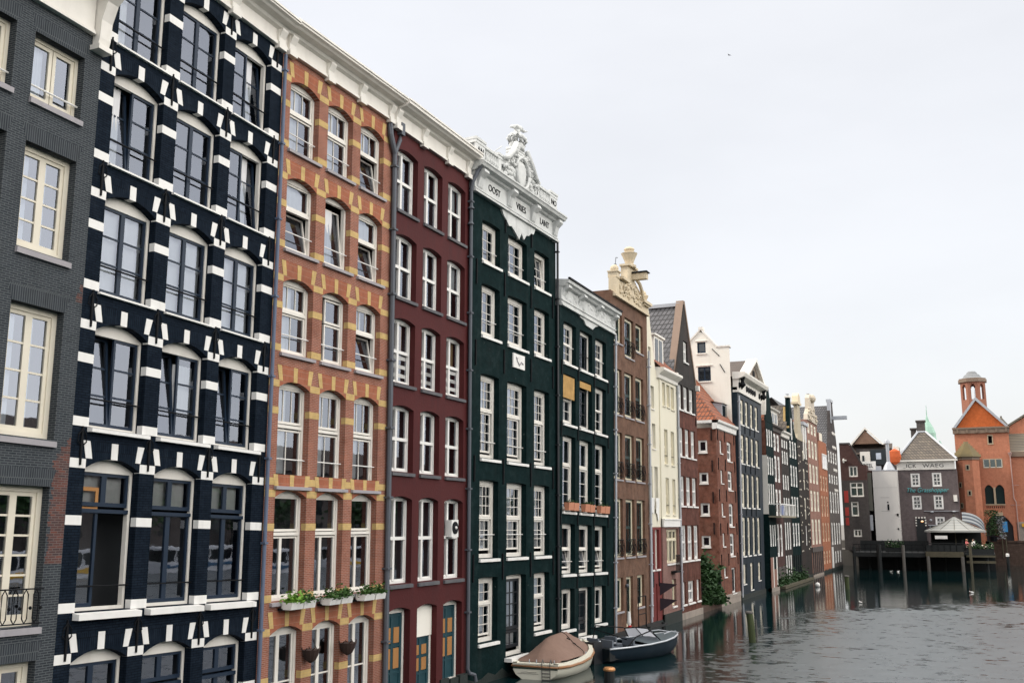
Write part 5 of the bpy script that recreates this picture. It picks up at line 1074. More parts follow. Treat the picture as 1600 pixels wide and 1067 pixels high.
m = h.mb(); m.tube([(6.1, -.15, 13.2), (6.1, -.15, 8.0), (6.3, -.15, 7.6), (6.3, -.15, 3)], .07, 6); m.lathe([(.1, -.5), (.25, 0)], (6.1, -.15, 13.6), 8); m.box(6.0, 6.8, -.12, -.06, 9.6, 9.65); m.box(5.7, 6.8, -.12, -.06, 7.2, 7.25); m.build('drainpipe', flat('pinkish_pipe', (.42, .28, .25)), h.root)
m = h.mb(); m.box(6.2, 7.0, -.1, .4, 2, 5.2); m.build('stone_pier', palestone, h.root); m = h.mb(); m.box(6.7, 9, -.3, .0, 4.6, 5.0); m.build('yellow_sign', flat('yellow_board', (.7, .38, .03)), h.root)
# stair turret
h = endhouse('stair_turret', 'octagonal brick stair turret with a conical slate cap against the exchange building', 13.95, 88.6, 0, 13, churchbrick, cat='turret')
m = h.mb(); octo(m, 0, 0, 1.42, 2, 12.9); w = m.build('wall', churchbrick, h.root)
m = h.mb(); octo(m, 0, 0, 1.52, 12.7, 13.05); m.build('stone_band', MATS['brown_stone'], h.root)
m = h.mb()
for i in range(7): octo(m, 0, 0, 1.72-.235*i, 13.05+.27*i, 13.36+.27*i)
m.build('cap', paint('mossy_slate', (.26, .21, .11), (.17, .14, .09)), h.root)
m = h.mb()
for (a, z) in ((-5*pi/8-.0, 11.4), (-5*pi/8, 8.3), (-7*pi/8, 9.3), (-7*pi/8, 6.8)):
    a = -pi/2 if a > -2.2 else -3*pi/4; c = Vector((cos(a), sin(a)))*1.33; t = Vector((-sin(a), cos(a)))
    for (dz0, dz1, hw, k, mi) in ((0, .7, .24, 0, 0), (.12, .58, .11, .03, 1)):
        P = [c+t*hw+Vector((cos(a), sin(a)))*k, c-t*hw+Vector((cos(a), sin(a)))*k]; n = Vector((cos(a), sin(a)))*.03
        m.face([(*P[0]+n, z+dz0) if 0 else (P[0].x+n.x, P[0].y+n.y, z+dz0), (P[1].x+n.x, P[1].y+n.y, z+dz0), (P[1].x+n.x, P[1].y+n.y, z+dz1), (P[0].x+n.x, P[0].y+n.y, z+dz1)], mi)
m.build('slit_window', [MATS['sandstone'], iron], h.root)
# green copper spire behind the pub
h = endhouse('spire', 'distant green copper spire showing behind the pub chimney', 7.5, 150, 0, 0, copper)
m = h.mb(); m.lathe([(2.2, 12), (2.2, 18.2), (1.9, 19.2), (1.45, 20.0), (1.3, 20.5), (1.35, 21.2), (.95, 22.3), (.4, 23.4), (.1, 24.4), (.03, 26.4)], (0, 0, 0), 8); m.lathe([(.8, 13), (.8, 18.2), (.4, 19.0), (.08, 19.8)], (1.9, 0, 0), 8); m.build('copper_roof', copper, h.root)

# ================================================================ terrace
r_ = tag(empty('terrace_deck', (0, 69.5, 0)), 'dark timber terrace on piles over the water in front of the pub', 'terrace')
m = MB(); m.box(1.8, 9.3, .4, 12.6, 1.72, 1.9); m.box(9.2, 13.0, .0, 12.6, 1.85, 2.0); m.box(13.0, 16, 1.0, 12.6, 1.7, 1.85); m.build('deck', darkwood, r_)
m = MB(); m.box(1.8, 9.2, .3, .42, 1.45, 1.8); m.build('edge_beam', darkwood, r_)
m = MB(); m.box(9.3, 13.0, -.12, .05, 1.50, 2.06); m.build('front_beam', wood, r_)
m = MB(); m.box(13.2, 16.0, .9, 1.1, .88, 1.12); m.box(13.2, 16, .9, 1.1, 1.5, 1.7); m.build('fender_beam', wood, r_)
for (x, y, z, mt, r) in ((1.95, .5, 2.5, darkwood, .17), (4.6, .1, 2.75, darkwood, .24), (7.05, .1, 2.72, palewood, .17), (9.5, 0, 1.6, palewood, .18), (12.85, 0, 1.6, palewood, .18), (13.65, -.1, 3.05, wood, .14), (3.3, 3, 1.7, darkwood, .15), (6, 4, 1.7, darkwood, .15), (8.4, 4, 1.7, darkwood, .15), (11, 4, 1.8, darkwood, .15), (15.2, 1.2, 1.7, darkwood, .14)):
    m = MB(); m.tube([(x, y, -.6), (x, y, z)], r, 10); m.build('pile', mt, r_)
m = MB(); m.box(1.8, 16, 6, 6.3, -.6, 1.75); m.build('back_wall', darkwood, r_)
tag((lambda q: (q.box(0, 7.4, 0, .08, 0, 1.15), [q.box(k*.6, k*.6+.06, -.04, 0, 0, 1.2) for k in range(13)], q.build('timber_screen', darkwood, None, False, (1.9, 77.5, 1.9)))[2])(MB()), 'black timber screen at the back of the terrace below the pale tower', 'screen')
rb = tag(empty('bar_kiosk', (9.6, 77.2, 2.0)), 'dark open bar kiosk in the shade behind the big umbrella', 'kiosk'); m = MB(); m.box(0, 5.2, 1.4, 1.5, 0, 2.15); m.box(0, .1, 0, 1.5, 0, 2.15); m.build('back_panel', darkwood, rb)
m = MB(); m.box(0, 5.2, -.3, .3, .95, 1.03); m.box(.1, 5.1, -.1, .0, 0, .95); m.build('counter', darkwood, rb); m = MB(); m.box(0, 5.2, .2, 1.5, 2.15, 2.25); m.build('roof', iron, rb)
# railing with planters
r2 = tag(empty('terrace_railing', (9.3, 69.6, 2.0)), 'dark railing and screens along the terrace front under the umbrella', 'railing')
m = MB(); m.box(0, 3.6, 0, .05, 0, .75); m.box(0, 3.7, -.02, .08, .9, .97)
for q in range(7): m.box(q*.6, q*.6+.06, 0, .06, 0, .95)
m.box(3.65, 3.75, 0, .1, 0, 1.3); m.build('screen', darkwood, r2)
r3 = tag(empty('terrace_railing', (1.9, 70.0, 1.9)), 'low dark railing on the left part of the terrace', 'railing'); m = MB()
for q in range(13): m.tube([(q*.6, 0, 0), (q*.6, 0, .85)], .03, 5)
m.box(0, 7.2, -.03, .03, .82, .88); m.box(0, 7.2, -.02, .02, .4, .45); m.build('rail', iron, r3)
random.seed(31)
for i, (x, y, z, w, lab) in enumerate(((14.6, 71.2, 1.85, 2.6, 'long dark planter of white and red flowers at the right end of the terrace'), (6.0, 72.5, 1.9, 1.9, 'dark planter of low green plants in front of the pale tower'))):
    r4 = tag(empty('planter', (x, y, z)), lab, 'planter'); m = MB(); m.box(-w/2, w/2, -.3, .3, 0, .5); m.build('box', darkwood, r4)
    m = MB(); leaves(m, [(random.uniform(-w/2, w/2), random.uniform(-.35, .35), .5+abs(random.gauss(0, .28))) for _ in range(500)], .2); m.build('foliage', ivyleaf, r4)
    m = MB(); leaves(m, [(random.uniform(-w/2, w/2), random.uniform(-.35, .1), .6+abs(random.gauss(0, .25))) for _ in range(60 if i == 0 else 14)], .16); m.build('flowers', flat('pale_petals', (.7, .62, .55), .8), r4)
r4 = tag(empty('potted_shrub', (16.15, 86.5, 2.9)), 'dark shrub and grey frosted plant beside the arched doorway', 'shrub'); m = MB(); m.lathe([(.35, 0), (.45, .6), (.4, .6)], (0, 0, 0), 8); m.build('pot', iron, r4)
m = MB(); leaves(m, [(random.gauss(0, .4), random.gauss(0, .4), .7+random.random()*3.0) for _ in range(700)], .22); m.build('foliage', ivyleaf, r4); m = MB(); leaves(m, [(.9+random.gauss(0, .25), random.gauss(0, .3), .3+random.random()*2.6) for _ in range(300)], .2); m.build('grey_foliage', flat('grey_leaf', (.22, .235, .25), .8), r4)
# umbrella
r5 = tag(empty('terrace_umbrella', (12.2, 75.6, 2.0)), 'large cream striped umbrella spread over the terrace', 'umbrella')
m = MB(); n = 12; rows_ = [[(r*cos(2*pi*j/n), r*sin(2*pi*j/n), z) for j in range(n)] for r, z in ((.05, 3.75), (1.1, 3.15), (2.2, 2.6), (3.15, 2.22), (3.16, 2.05))]; m.grid(rows_, 0, True)
mt, nt, p = newmat('striped_canvas'); b = NB(nt); sp = b.n('ShaderNodeSeparateXYZ'); nt.links.new(b.obj(), sp.inputs[0]); wv = b.n('ShaderNodeMath', operation='SINE'); ml = b.n('ShaderNodeMath', operation='MULTIPLY'); ml.inputs[1].default_value = 36; nt.links.new(sp.outputs[2], ml.inputs[0]); nt.links.new(ml.outputs[0], wv.inputs[0]); nt.links.new(b.mix(b.rng(wv.outputs[0], -.2, .3, 0, 1), (.31, .31, .29), (.17, .18, .18)), p.inputs['Base Color'])
m.build('canopy', mt, r5); m = MB(); m.tube([(0, 0, 0), (0, 0, 3.9)], .06, 8); m.ball((0, 0, 3.9), .1, 8); m.build('pole', wood, r5)
m = MB()
for j in range(n): m.tube([(0, 0, 3.72), (3.14*cos(2*pi*j/n), 3.14*sin(2*pi*j/n), 2.2)], .02, 4)
m.build('ribs', wood, r5)
m = MB(); m.box(0, 1.25, 0, .08, 0, .35); tag(m.build('menu_board', clean, None, False, (10.2, 72.6, 3.35)), 'small white board under the umbrella', 'board')

# ---- people sitting on the terrace
def person(name, label, x, y, z, top, legs_, hair, rz):
    r = tag(empty(name, (x, y, z), rz), label, 'person')
    V = [(0, 0, .48), (0, 0, .75), (0, .02, 1.0), (0, .0, 1.08), (.18, 0, 1.0), (.26, -.1, .78), (.2, -.35, .72), (-.18, 0, 1.0), (-.26, -.1, .78), (-.2, -.35, .72), (.1, -.03, .48), (.12, -.45, .5), (.12, -.48, .08), (.12, -.6, .04), (-.1, -.03, .48), (-.12, -.45, .5), (-.12, -.48, .08), (-.12, -.6, .04)]
    E_ = [(0, 1), (1, 2), (2, 3), (2, 4), (4, 5), (5, 6), (2, 7), (7, 8), (8, 9), (0, 10), (10, 11), (11, 12), (12, 13), (0, 14), (14, 15), (15, 16), (16, 17)]
    R = [.16, .15, .14, .055, .07, .05, .035, .07, .05, .035, .09, .075, .05, .04, .09, .075, .05, .04]
    m = MB()
    for a, b in E_:
        m.tube([V[a], tuple((Vector(V[a])+Vector(V[b]))/2), V[b]], [R[a], (R[a]+R[b])/2, R[b]], 8, 1 if a >= 10 or b >= 10 else 0)
    for v_, q in zip(V, R): m.ball(v_, q, 8, 1 if v_[2] < .6 and v_[1] < -.02 else 0)
    skin = flat('skin', (.55, .33, .24), .6); m.ball((0, -.02, 1.22), (.085, .1, .125), 10, 2); m.ball((0, -.12, 1.21), .02, 6, 2)
    m.build('body', [flat(name+'_top', top, .9), flat(name+'_trousers', legs_, .9), skin], r, True)
    m = MB(); m.ball((0, .02, 1.26), (.1, .105, .115), 10); m.build('hair', flat(name+'_hair', hair, .7), r, True)
    m = MB(); m.box(-.22, .22, -.25, .22, .40, .44)
    for sx in (-.2, .2):
        for sy in (-.22, .2): m.tube([(sx, sy, 0), (sx, sy, .42)], .015, 5)
    m.box(-.22, .22, .2, .23, .44, .9); tag(m.build('chair', darkwood, None, False, (x, y, z), rz), 'dark chair under the person in %s' % label.split(' in ')[1].split(' sitting')[0], 'chair', 'chairs on the terrace')
person('person', 'person in a coral pink top sitting on the terrace under the umbrella', 13.35, 72.2, 2.0, (.72, .20, .20), (.03, .03, .05), (.30, .16, .08), 1.9)
person('person', 'person in a white shirt sitting on the terrace facing the coral top', 14.0, 72.0, 2.0, (.75, .74, .72), (.02, .03, .05), (.05, .03, .02), -1.9)

# ---- quay furniture at the right
r_ = tag(empty('quay_barrier', (16.6, 90.4, 2.95)), 'white banner barrier along the quay edge by the arched doorway', 'barrier')
m = MB(); m.box(.1, 6.5, 0, .03, .06, .78); m.build('banner', flat('white_banner', (.66, .68, .74), .7), r_); m = MB()
for q in range(4): m.tube([(q*2.1, 0, 0), (q*2.1, 0, .88)], .03, 6)
m.tube([(0, 0, .86), (6.5, 0, .86)], .025, 6); m.build('barrier_frame', iron, r_); m = MB(); m.ball((1.9, -.01, .42), (.3, .02, .2), 8); m.build('banner_logo', lead, r_)
r_ = tag(empty('sign_post', (17.1, 89.2, 0)), 'dark post with a blue sign standing at the quay wall', 'sign'); m = MB()
for q in (0, .4): m.tube([(q, 0, .9), (q, 0, 5.1)], .08, 8)
m.build('post', wood, r_); m = MB(); m.box(.15, .72, -.12, -.05, 4.0, 5.25); m.build('sign_panel', flat('bright_blue', (.05, .28, .62), .4), r_)
for i, (x, h_, lab) in enumerate(((15.45, 1.55, 'mooring pole with a white cap and a bright blue band by the terrace'), (17.35, 1.75, 'dark mooring pole with a white cap near the quay wall'))):
    r_ = tag(empty('mooring_pole', (x, 80.5, -.4)), lab, 'mooring pole', 'white capped mooring poles'); m = MB(); m.tube([(0, 0, 0), (0, 0, h_)], .16, 10); m.build('shaft', darkwood, r_); m = MB(); m.lathe([(.18, 0), (.18, .28), (.08, .34)], (0, 0, h_-.02), 10); m.build('cap', clean, r_)
    if i == 0: m = MB(); m.tube([(0, 0, h_-.55), (0, 0, h_-.1)], .2, 10); m.build('band', MATS['bright_blue'], r_)

# ---- mooring posts in the canal
for i, (x, y, top, r, lab, mt) in enumerate(((3.55, -16.1, .42, .17, 'dark mooring post with a copper cap beside the covered boat', darkwood), (5.41, -2.99, 1.22, .15, 'leaning green mooring post with a pale worn top in open water', None), (5.08, 34.8, 1.0, .17, 'mossy mooring post near the far end of the row', None))):
    r_ = tag(empty('mooring_post', (x, y, 0), 0), lab, 'mooring post', 'wooden posts in the canal'); m = MB(); dx = .06 if i == 1 else 0
    mt = mt or (MATS.get('mossy_wood') or paint('mossy_wood', (.07, .085, .035), (.04, .055, .03), .8, 5, .7, (.02, .03, .015), .5, .5))
    m.tube([(dx, 0, -.7), (0, 0, top*.5), (-dx, 0, top)], [r*1.05, r, r*.95], 12); m.build('shaft', mt, r_)
    m = MB(); m.lathe([(r*1.12, 0), (r*1.15, .05), (r*.9, .10), (r*.3, .11)], (-dx, 0, top-.03), 14); m.build('cap', coppercap if i == 0 else palewood, r_)
    if i == 1: m = MB(); m.tube([(.22, .05, -.6), (.20, .05, .95)], .035, 6); m.build('chain_pole', palewood, r_)
for i, (x, y, lab) in enumerate(((2.5, 37.5, 'small white buoy floating near the far houses'),)):
    m = MB(); m.ball((0, 0, 0), .2, 10); tag(m.build('buoy', clean, None, True, (x, y, .15)), lab, 'buoy')
# birds
def bird(label, x, y, z, s, rz, fly=False, mat=None):
    r = tag(empty('bird', (x, y, z), rz), label, 'bird', None); m = MB()
    m.grid([[(rr*s*cos(2*pi*j/8), yy*s, rr*s*.85*sin(2*pi*j/8)+zz*s) for j in range(8)] for yy, rr, zz in ((-.5, .01, .02), (-.36, .09, .02), (-.1, .16, .02), (.18, .13, .04), (.32, .07, .14), (.42, .075, .19), (.5, .03, .18), (.6, .008, .16))], 0, True)
    if fly:
        for sx in (-1, 1): m.face([(sx*.08*s, .2*s, .05*s), (sx*.6*s, .15*s, .28*s), (sx*1.2*s, -.1*s, .12*s), (sx*.5*s, -.15*s, .2*s), (sx*.08*s, -.2*s, .05*s)])
    m.build('body', mat or clean, r, True)
bird('small dark bird flying in the open sky', -17.6, 110, 82.6, .5, 1.2, True, flat('grey_bird', (.10, .10, .11), .8))
for i, (x, y, lab) in enumerate(((7.4, 21.4, 'white gull on the dark water in front of the pale tower reflection'), (13.8, 34.8, 'white gull floating in front of the right end of the terrace'), (5.9, 66.8, 'pale duck under the terrace next to a second duck'), (6.6, 66.9, 'second pale duck under the terrace'))): bird(lab, x, y, .04, .42, i*1.7+.6)
bird('small bird perched on the neck gable with the yellow side', 0, 42.9, 16.3, .4, 1, False, MATS['grey_bird'])
bird('small bird perched on the carved stone gable', -.1, 56.2, 17.9, .4, 1, False, MATS['grey_bird'])

# ---- flower boxes on the orange house
random.seed(12)
def in_house(h, x, y, z): return h.root.matrix_basis @ Vector(h.T(x, y, z))
for (u, w, col, lab) in ((.66, .44, limeleaf, 'white window box of bright lime green plants, leftmost on the orange house'), (1.14, .44, foliage, 'white window box of dark green plants right of the lime green one'), (2.16, .44, foliage, 'white window box left of two under the middle window of the orange house'), (2.66, .46, foliage, 'white window box right of two under the middle window of the orange house'), (3.66, .46, foliage, 'white window box left of two under the right window of the orange house'), (4.18, .46, foliage, 'white window box beside the grey downpipe, rightmost on the orange house')):
    p_ = in_house(ORANGE, u+w/2, -.26, 3.06); r_ = tag(empty('flower_box', p_, radians(89.5)), lab, 'flower box', 'flower boxes on the orange house')
    m = MB(); m.prism([(-.16, .16), (-.12, 0), (.10, 0), (.14, .16), (.11, .16), (-.13, .16)], -w/2, w/2, axis='x'); m.box(-w/2, w/2, .1, .14, .02, .16); m.build('box', clean, r_)
    m = MB(); leaves(m, [(random.uniform(-w/2, w/2)*1.05, random.gauss(-.03, .09), .14+abs(random.gauss(0, .10))) for _ in range(260)], .085); m.build('foliage', col, r_)
    m = MB(); m.box(-w/2, w/2, .12, .25, -.02, .03); m.build('bracket', iron, r_)
for (u, z, lab) in ((1.72, 1.92, 'dark wicker wall basket on the left brick pier of the orange house'), (3.24, 1.92, 'dark wicker wall basket on the right brick pier of the orange house')):
    p_ = in_house(ORANGE, u+.05, -.02, z-.15); r_ = tag(empty('wall_basket', p_, radians(89.5)), lab, 'basket', 'wall baskets on the orange house'); m = MB()
    m.lathe([(.03, 0), (.12, .06), (.18, .18), (.22, .30), (.20, .30)], (0, -.14, 0), 12)
    for q in range(8): m.tube([(.22*cos(q*pi/4), -.14+.2*sin(q*pi/4), .3), (.25*cos(q*pi/4+.3), -.14+.22*sin(q*pi/4+.3), .36)], .015, 4)
    m.build('basket', flat('dark_wicker', (.035, .018, .014), .9), r_); m = MB(); m.box(-.05, .05, -.02, .0, .1, .3); m.build('bracket', iron, r_)
for i, u in enumerate((.52, 2.28, 4.05)):
    for k in (0, 1):
        p_ = in_house(GREEN2, u+.3+k*.56, -.13, 5.52); r_ = tag(empty('flower_pot_box', p_, radians(89.4)), '%s terracotta trough on the %s sill of the lower dark green house' % (('left', 'right')[k], ('left', 'middle', 'right')[i]), 'window box', 'terracotta window boxes')
        m = MB(); m.prism([(-.11, .30), (-.08, 0), (.08, 0), (.11, .30)], -.26, .26, axis='x'); m.build('trough', terracotta, r_); m = MB(); leaves(m, [(random.uniform(-.24, .24), random.gauss(0, .06), .28+abs(random.gauss(0, .06))) for _ in range(60)], .07); m.build('foliage', ivyleaf, r_)
p_ = in_house(RED, 3.98, .16, 4.60); r_ = tag(empty('air_conditioner', p_, radians(90)), 'white air conditioner fan unit in the red house window', 'air conditioner'); m = MB(); m.box(-.22, .22, -.2, .02, 0, .52); m.build('casing', clean, r_)
m = MB(); m.lathe([(.19, 0), (.19, .02), (.03, .03)], (0, 0, 0), 18); o_ = m.build('fan_grille', iron, r_); o_.rotation_euler.x = pi/2; o_.location = (0, -.2, .28); m = MB(); m.ball((0, -.235, .28), .05, 8); m.build('fan_hub', clean, r_)

# ---- boats
def hull(r, secs, mats, name='hull', thick=.0):
    """secs: list of (y, [(x, z), ...]) from keel to gunwale for the starboard half"""
    m = MB(); rows_ = []
    for y, half in secs: rows_.append([(x, y, z) for x, z in half[::-1]]+[(-x, y, z) for x, z in half[1:]])
    m.grid(rows_); m.face(rows_[0]); return m.build(name, mats, r, True)
r_ = tag(empty('covered_boat', (1.12, -16.45, 0), radians(2)), 'white sloop moored by the dark green house under a taupe tarpaulin cover', 'boat')
def sec(y, b, g, k): return (y, [(0, k), (b*.55, k+.10), (b*.86, k+.26), (b*.97, g*.6), (b, g)])
L_ = [(0, .80, .47, -.12), (.8, .93, .43, -.2), (1.8, 1.0, .43, -.24), (2.8, .97, .47, -.24), (3.6, .82, .54, -.2), (4.2, .58, .62, -.12), (4.6, .30, .69, .0), (4.8, .04, .74, .2)]
hull(r_, [sec(*q) for q in L_], paint('boat_white', (.72, .70, .60), (.64, .61, .50), .35, 2, .4, (.4, .36, .25), .3, 0))
m = MB()
for s in (1, -1): m.tube([(s*b*1.01, y, g-.06) for y, b, g, k in L_], .045, 8)
m.tube([(.8, -.02, .41), (-.8, -.02, .41)], .03, 6); m.build('rubbing_strake', paint('varnished_wood', (.30, .15, .07), (.22, .11, .05), .4), r_, True)
m = MB()
for s in (1, -1):
    m.grid([[(s*b*1.0, y, g), (s*b*.99, y, g+.06), (s*max(b-.16, .02), y, g+.07), (s*max(b-.18, .0), y, g-.02)] for y, b, g, k in L_])
m.box(-.8, .8, 0, .35, .43, .50); m.build('gunwale', MATS['boat_white'], r_)
m = MB(); m.box(-.78, .78, -.015, .0, .33, .37); m.build('transom_stripe', flat('dark_green_stripe', (.02, .045, .03)), r_)
m = MB(); n = 16; rows_ = []
cov = [(.30, .74, .52, .0), (.42, .76, .58, .06), (.95, .80, .56, .42), (1.4, .83, .54, .66), (1.8, .84, .54, .72), (2.5, .83, .55, .70), (3.1, .76, .58, .62), (3.7, .60, .62, .40), (4.2, .38, .68, .10), (4.5, .16, .74, .02)]
for i, (y, b, z, t) in enumerate(cov):
    rows_.append([(-b*cos(pi*j/n), y+.03*sin(j*1.3+i), z+t*(1-abs(cos(pi*j/n))**1.35)+.022*sin(j*2.1+i*1.7)*(t > .1)) for j in range(n+1)])
m.grid(rows_); m.face(rows_[0])
cmat = paint('taupe_canvas', (.215, .14, .11), (.17, .11, .09), .9, 3, .6, (.3, .22, .18), .3, .5); cv = m.build('tarpaulin', cmat, r_, True)
m = MB(); m.tube([(-.83*cos(pi*j/n), 2.5+.1*sin(j), .57+.66*(1-abs(cos(pi*j/n))**1.35)+.03) for j in range(n+1)], .012, 5)
for q in ((.1, 1.3, 1.05), (.35, 2.1, 1.12), (.5, 2.3, .95), (-.2, 2.6, 1.15)): m.tube([(q[0], q[1], q[2]), (q[0]+.1, q[1]+.05, q[2]-.06)], .02, 4)
m.build('cover_rope', iron, cv)
m = MB()
for x in (.25, .53): m.tube([(x, -.04, -.1), (x, -.04, .55), (x, .05, .64), (x, .12, .52)], .016, 6)
for z in (.02, .12, .22, .34): m.tube([(.25, -.04, z), (.53, -.04, z)], .014, 5)
m.build('boarding_ladder', flat('dull_steel', (.10, .10, .10), .4, .6), r_)
m = MB()
for x, y in ((-.25, .12), (.0, .12), (.62, .12), (.8, 2.8)): m.tube([(x, y, .48), (x, y, .62)], .018, 6); m.cut()
m.build_each('cleat', lead, r_)
text_mesh('Interboat', .15, flat('faint_grey', (.42, .40, .34)), r_, lambda a, b, c: (a, b, c), -.3, .16, -.02, 'lettering', shear=.2, depth=.004) if 0 else None
m = MB(); m.tube([(-.5, -.012, .22), (-.3, -.012, .245), (-.15, -.012, .225), (.05, -.012, .24)], .008, 4); m.tube([(-.62, -.012, .18), (-.2, -.012, .19), (.12, -.012, .18)], .006, 4); m.build('name_script', flat('faint_grey', (.36, .34, .30)), r_)
# speed boat
r_ = tag(empty('motor_boat', (1.35, -11.7, 0), radians(-22)), 'dark blue open motor boat with a pale windscreen moored beyond the covered boat', 'boat')
L_ = [(0, .86, .52, -.1), (1.0, .95, .52, -.2), (2.2, .98, .54, -.22), (3.2, .90, .58, -.2), (4.0, .68, .63, -.12), (4.6, .38, .67, .02), (5.0, .06, .70, .3)]
hull(r_, [sec(*q) for q in L_], paint('dark_blue_hull', (.008, .016, .026), (.012, .024, .034), .55, 1.5, .6, (.05, .06, .07), .4, 0, .15))
m = MB()
for s in (1, -1): m.tube([(s*b*1.01, y, g) for y, b, g, k in L_], .035, 6)
m.build('gunwale', flat('pale_trim', (.55, .58, .62), .3, .3), r_, True)
m = MB(); rows_ = [[(-b*.96, y, g-.0), (0, y, g+.09), (b*.96, y, g-.0)] for y, b, g, k in L_ if y >= 2.1]; m.grid(rows_); m.build('foredeck', flat('blue_grey_deck', (.06, .085, .10), .5), r_, True)
m = MB(); m.box(-.8, .8, .1, 2.9, .12, .2); m.box(-.85, .85, .0, .3, .1, .5); m.build('cockpit', darkwood, r_)
m = MB()
for x, y, z in ((-.35, .7, .5), (.35, .7, .5), (-.35, 1.7, .5), (.35, 1.9, .5)): m.box(x-.28, x+.28, y-.25, y+.25, .2, z); m.box(x-.28, x+.28, y-.3, y-.22, z, z+.28)
m.build('seat', flat('grey_upholstery', (.12, .14, .17), .7), r_)
m = MB(); m.grid([[(-.8, 3.0, .62), (-.35, 3.35, .66), (.35, 3.35, .66), (.8, 3.0, .62)], [(-.66, 2.62, .98), (-.3, 2.85, 1.02), (.3, 2.85, 1.02), (.66, 2.62, .98)]]); mt = bpy.data.materials.new('hazy_perspex'); mt.use_nodes = True; b = NB(mt.node_tree); b.N.clear(); o_ = b.n('ShaderNodeOutputMaterial'); t_ = b.n('ShaderNodeBsdfTranslucent'); d_ = b.n('ShaderNodeBsdfDiffuse'); x_ = b.n('ShaderNodeMixShader'); t_.inputs[0].default_value = d_.inputs[0].default_value = (.72, .74, .80, 1); b.L.new(t_.outputs[0], x_.inputs[1]); b.L.new(d_.outputs[0], x_.inputs[2]); b.L.new(x_.outputs[0], o_.inputs[0])
m.build('windscreen', mt, r_)
m = MB()
for a, b in (((-.8, 3.0, .62), (-.66, 2.62, .98)), ((-.35, 3.35, .66), (-.3, 2.85, 1.02)), ((.35, 3.35, .66), (.3, 2.85, 1.02)), ((.8, 3.0, .62), (.66, 2.62, .98))): m.tube([a, b], .022, 5)
m.tube([(-.66, 2.62, .98), (-.3, 2.85, 1.02), (.3, 2.85, 1.02), (.66, 2.62, .98)], .022, 5); m.tube([(-.9, 1.0, .56), (-.9, 1.2, 1.15), (-.7, 2.6, 1.0)], .025, 6); m.tube([(.9, 1.0, .56), (.85, 1.5, .85), (.66, 2.62, .98)], .025, 6); m.tube([(-.9, .9, 1.1), (.9, .9, .8)], .02, 5); m.build('windscreen_frame', iron, r_)
m = MB(); m.tube([(.2, 4.9, .72), (.32, 4.3, .82), (.5, 3.6, .78)], .02, 5); m.tube([(-.2, 4.9, .72), (-.32, 4.3, .82), (-.5, 3.6, .78)], .02, 5); m.tube([(-.5, .2, .55), (.3, 1.0, .62)], .03, 5); m.build('deck_rail', lead, r_)
m = MB(); m.box(.05, .5, -.45, 0, -.1, .75); m.build('outboard_motor', blackpaint, r_)
# small jetty with a gate frame, flag and clutter in front of the brown house
r_ = tag(empty('jetty', (.95, -9.5, 0), 0), 'narrow dark timber jetty along the houses behind the motor boat', 'jetty'); m = MB(); m.box(-.55, .2, -3.2, 8.5, .36, .46); m.build('deck', darkwood, r_); m = MB()
for q in range(6): m.tube([(.1, -3+q*2.2, -.6), (.1, -3+q*2.2, .5)], .08, 8)
m.build('pile', darkwood, r_) if 0 else None
for q in range(6): mm_ = MB(); mm_.tube([(.12, -3+q*2.2, -.6), (.12, -3+q*2.2, .55)], .08, 8); mm_.build('pile', darkwood, r_)
r_ = tag(empty('jetty_gate', (.75, -3.6, .46)), 'black pipe frame standing on the jetty by the brown house', 'gate'); m = MB(); m.tube([(0, -.55, 0), (0, -.55, 1.35), (0, .55, 1.35), (0, .55, 0)], .03, 6); m.tube([(0, -.55, .6), (0, .55, .6)], .02, 5); m.build('frame', iron, r_)
r_ = tag(empty('furled_flag', (1.15, -6.7, .46)), 'furled red and white flag on a short pole by the jetty', 'flag'); m = MB(); m.tube([(0, 0, 0), (0, 0, 1.0)], .02, 6); m.build('pole', iron, r_); m = MB(); m.lathe([(.05, .35), (.09, .5), (.06, .95)], (0, 0, 0), 8); m.build('white_cloth', clean, r_); m = MB(); m.lathe([(.06, .05), (.1, .2), (.07, .4)], (.02, 0, 0), 8); m.build('red_cloth', flat('red_cloth', (.45, .02, .02), .9), r_)
# floating walkway with weeds
r_ = tag(empty('floating_walkway', (.45, 33, 0)), 'low floating timber walkway with weeds in front of the far dark houses', 'walkway'); m = MB(); m.box(-.35, .3, 0, 15, .02, .22); m.build('timber', wood, r_)
m = MB(); random.seed(17); leaves(m, [(-.2+random.gauss(0, .12), random.uniform(-2, 14), .2+abs(random.gauss(0, .45))*(1 if noise.noise(Vector((i*.013, 0, 0))) > 0 else .4)) for i in range(1500)], .2); m.build('weeds', ivyleaf, r_)

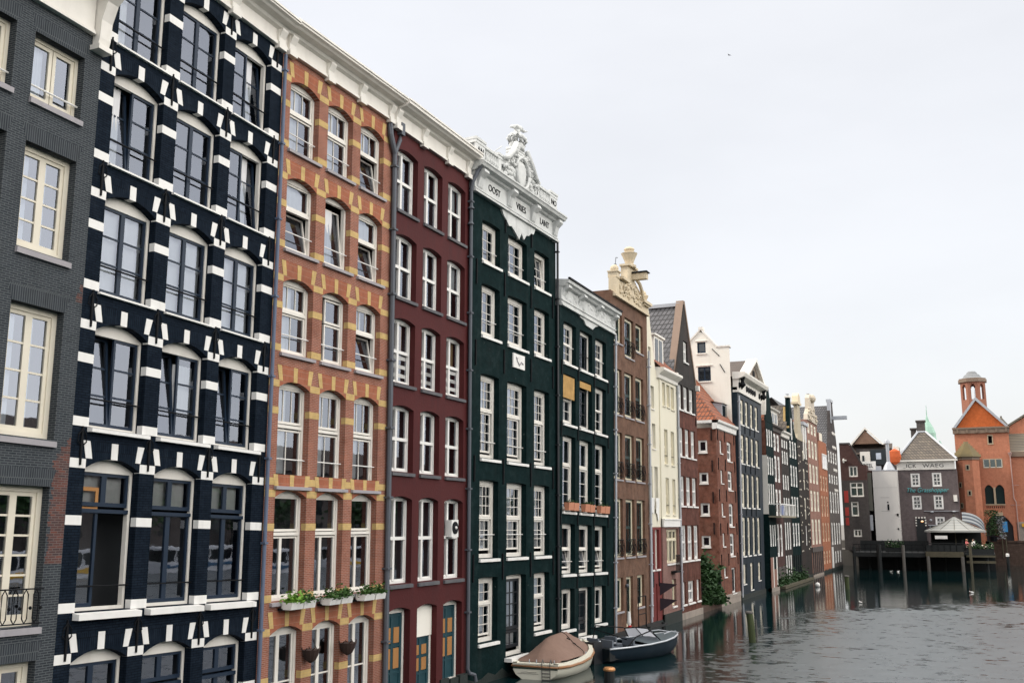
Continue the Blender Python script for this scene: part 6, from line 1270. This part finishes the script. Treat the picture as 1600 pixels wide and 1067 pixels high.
# ---- long terrace across the water, seen only as the dark reflection in the lower windows
h = House.__new__(House); h.root = tag(empty('quay_terrace', (75, 120, 0), radians(-90)), 'long brick terrace on the opposite quay mirrored in the lower windows', 'building'); h.W = 240; h.H = 13; h.slope = h.lean = 0; h.mat = greyfar; h.depth = 10; h.T = lambda a, b, c: (a, b, c)
ops = [(4+q*5, 6.2+q*5, z, z+2.2, 0) for q in range(46) for z in (3.5, 6.8, 10)]
h.wall(ops, rec=.2, inner=False); m = h.mb()
for o in ops: m.face([(o[0], .15, o[2]), (o[1], .15, o[2]), (o[1], .15, o[3]), (o[0], .15, o[3])])
m.build('window_glazing', dglass, h.root); m = h.mb(); m.prism([(-.3, 13), (10.3, 13), (5, 17)], 0, 240, axis='x'); m.build('roof', browntile, h.root)
m = MB(); m.box(68, 300, -200, 200, -1, 1.6); tag(m.build('far_quay', paint('far_paving', (.2, .19, .18))), kind='structure')

# tour boats and trees along the opposite quay, mirrored in the panes of the lower floors
tourhull = paint('tour_boat_white', (.66, .68, .72), None, .4, 1, .4); tourblue = flat('tour_boat_blue', (.05, .12, .22), .4); touryel = flat('tour_boat_yellow', (.70, .42, .04), .5)
def tour_boat(label, y, stripe):
    r = tag(empty('tour_boat', (60, y, 0)), label, 'boat', 'tour boats along the opposite quay'); m = MB()
    m.prism([(-2.0, -9), (2.0, -9), (2.0, 7), (1.2, 9), (0, 9.8), (-1.2, 9), (-2.0, 7)], -.3, 1.1, 0, 'z'); m.build('hull', tourhull, r)
    m = MB(); m.prism([(-1.8, -8.6), (1.8, -8.6), (1.8, 6.5), (-1.8, 6.5)], 1.1, 2.3, 0, 'z'); m.build('glass_cabin', dglass, r); m = MB(); m.prism([(-1.9, -8.8), (1.9, -8.8), (1.7, 6.8), (-1.7, 6.8)], 2.3, 2.55, 0, 'z')
    for q in range(9): m.box(-1.84, 1.84, -8.6+q*1.85, -8.45+q*1.85, 1.1, 2.3)
    m.build('cabin_roof', tourhull, r); m = MB(); m.box(-2.04, -1.98, -9, 7, .45, .8); m.build('stripe', stripe, r)
for i, y in enumerate((22, 44, 67, 92)): tour_boat('white canal tour boat mirrored in the lower windows, number %s along the quay' % ('one', 'two', 'three', 'four')[i] if 0 else 'white canal tour boat mirrored only in the lower windows', y, (touryel, tourblue)[i % 2])
random.seed(77)
for i, y in enumerate((14, 30, 47, 63, 80, 99, 120)):
    r = tag(empty('quay_tree', (71, y, 1.6)), 'leafy tree on the opposite quay mirrored only in the lower windows', 'tree', 'trees on the opposite quay'); m = MB(); m.tube([(0, 0, 0), (.1, .1, 2.2), (0, .3, 4.4)], [.28, .2, .1], 8); m.build('trunk', darkwood, r)
    m = MB(); leaves(m, [(random.gauss(0, 1.5), random.gauss(0, 1.9), 5.6+random.gauss(0, 1.3)) for _ in range(900)], .55); m.build('crown', ivyleaf, r)
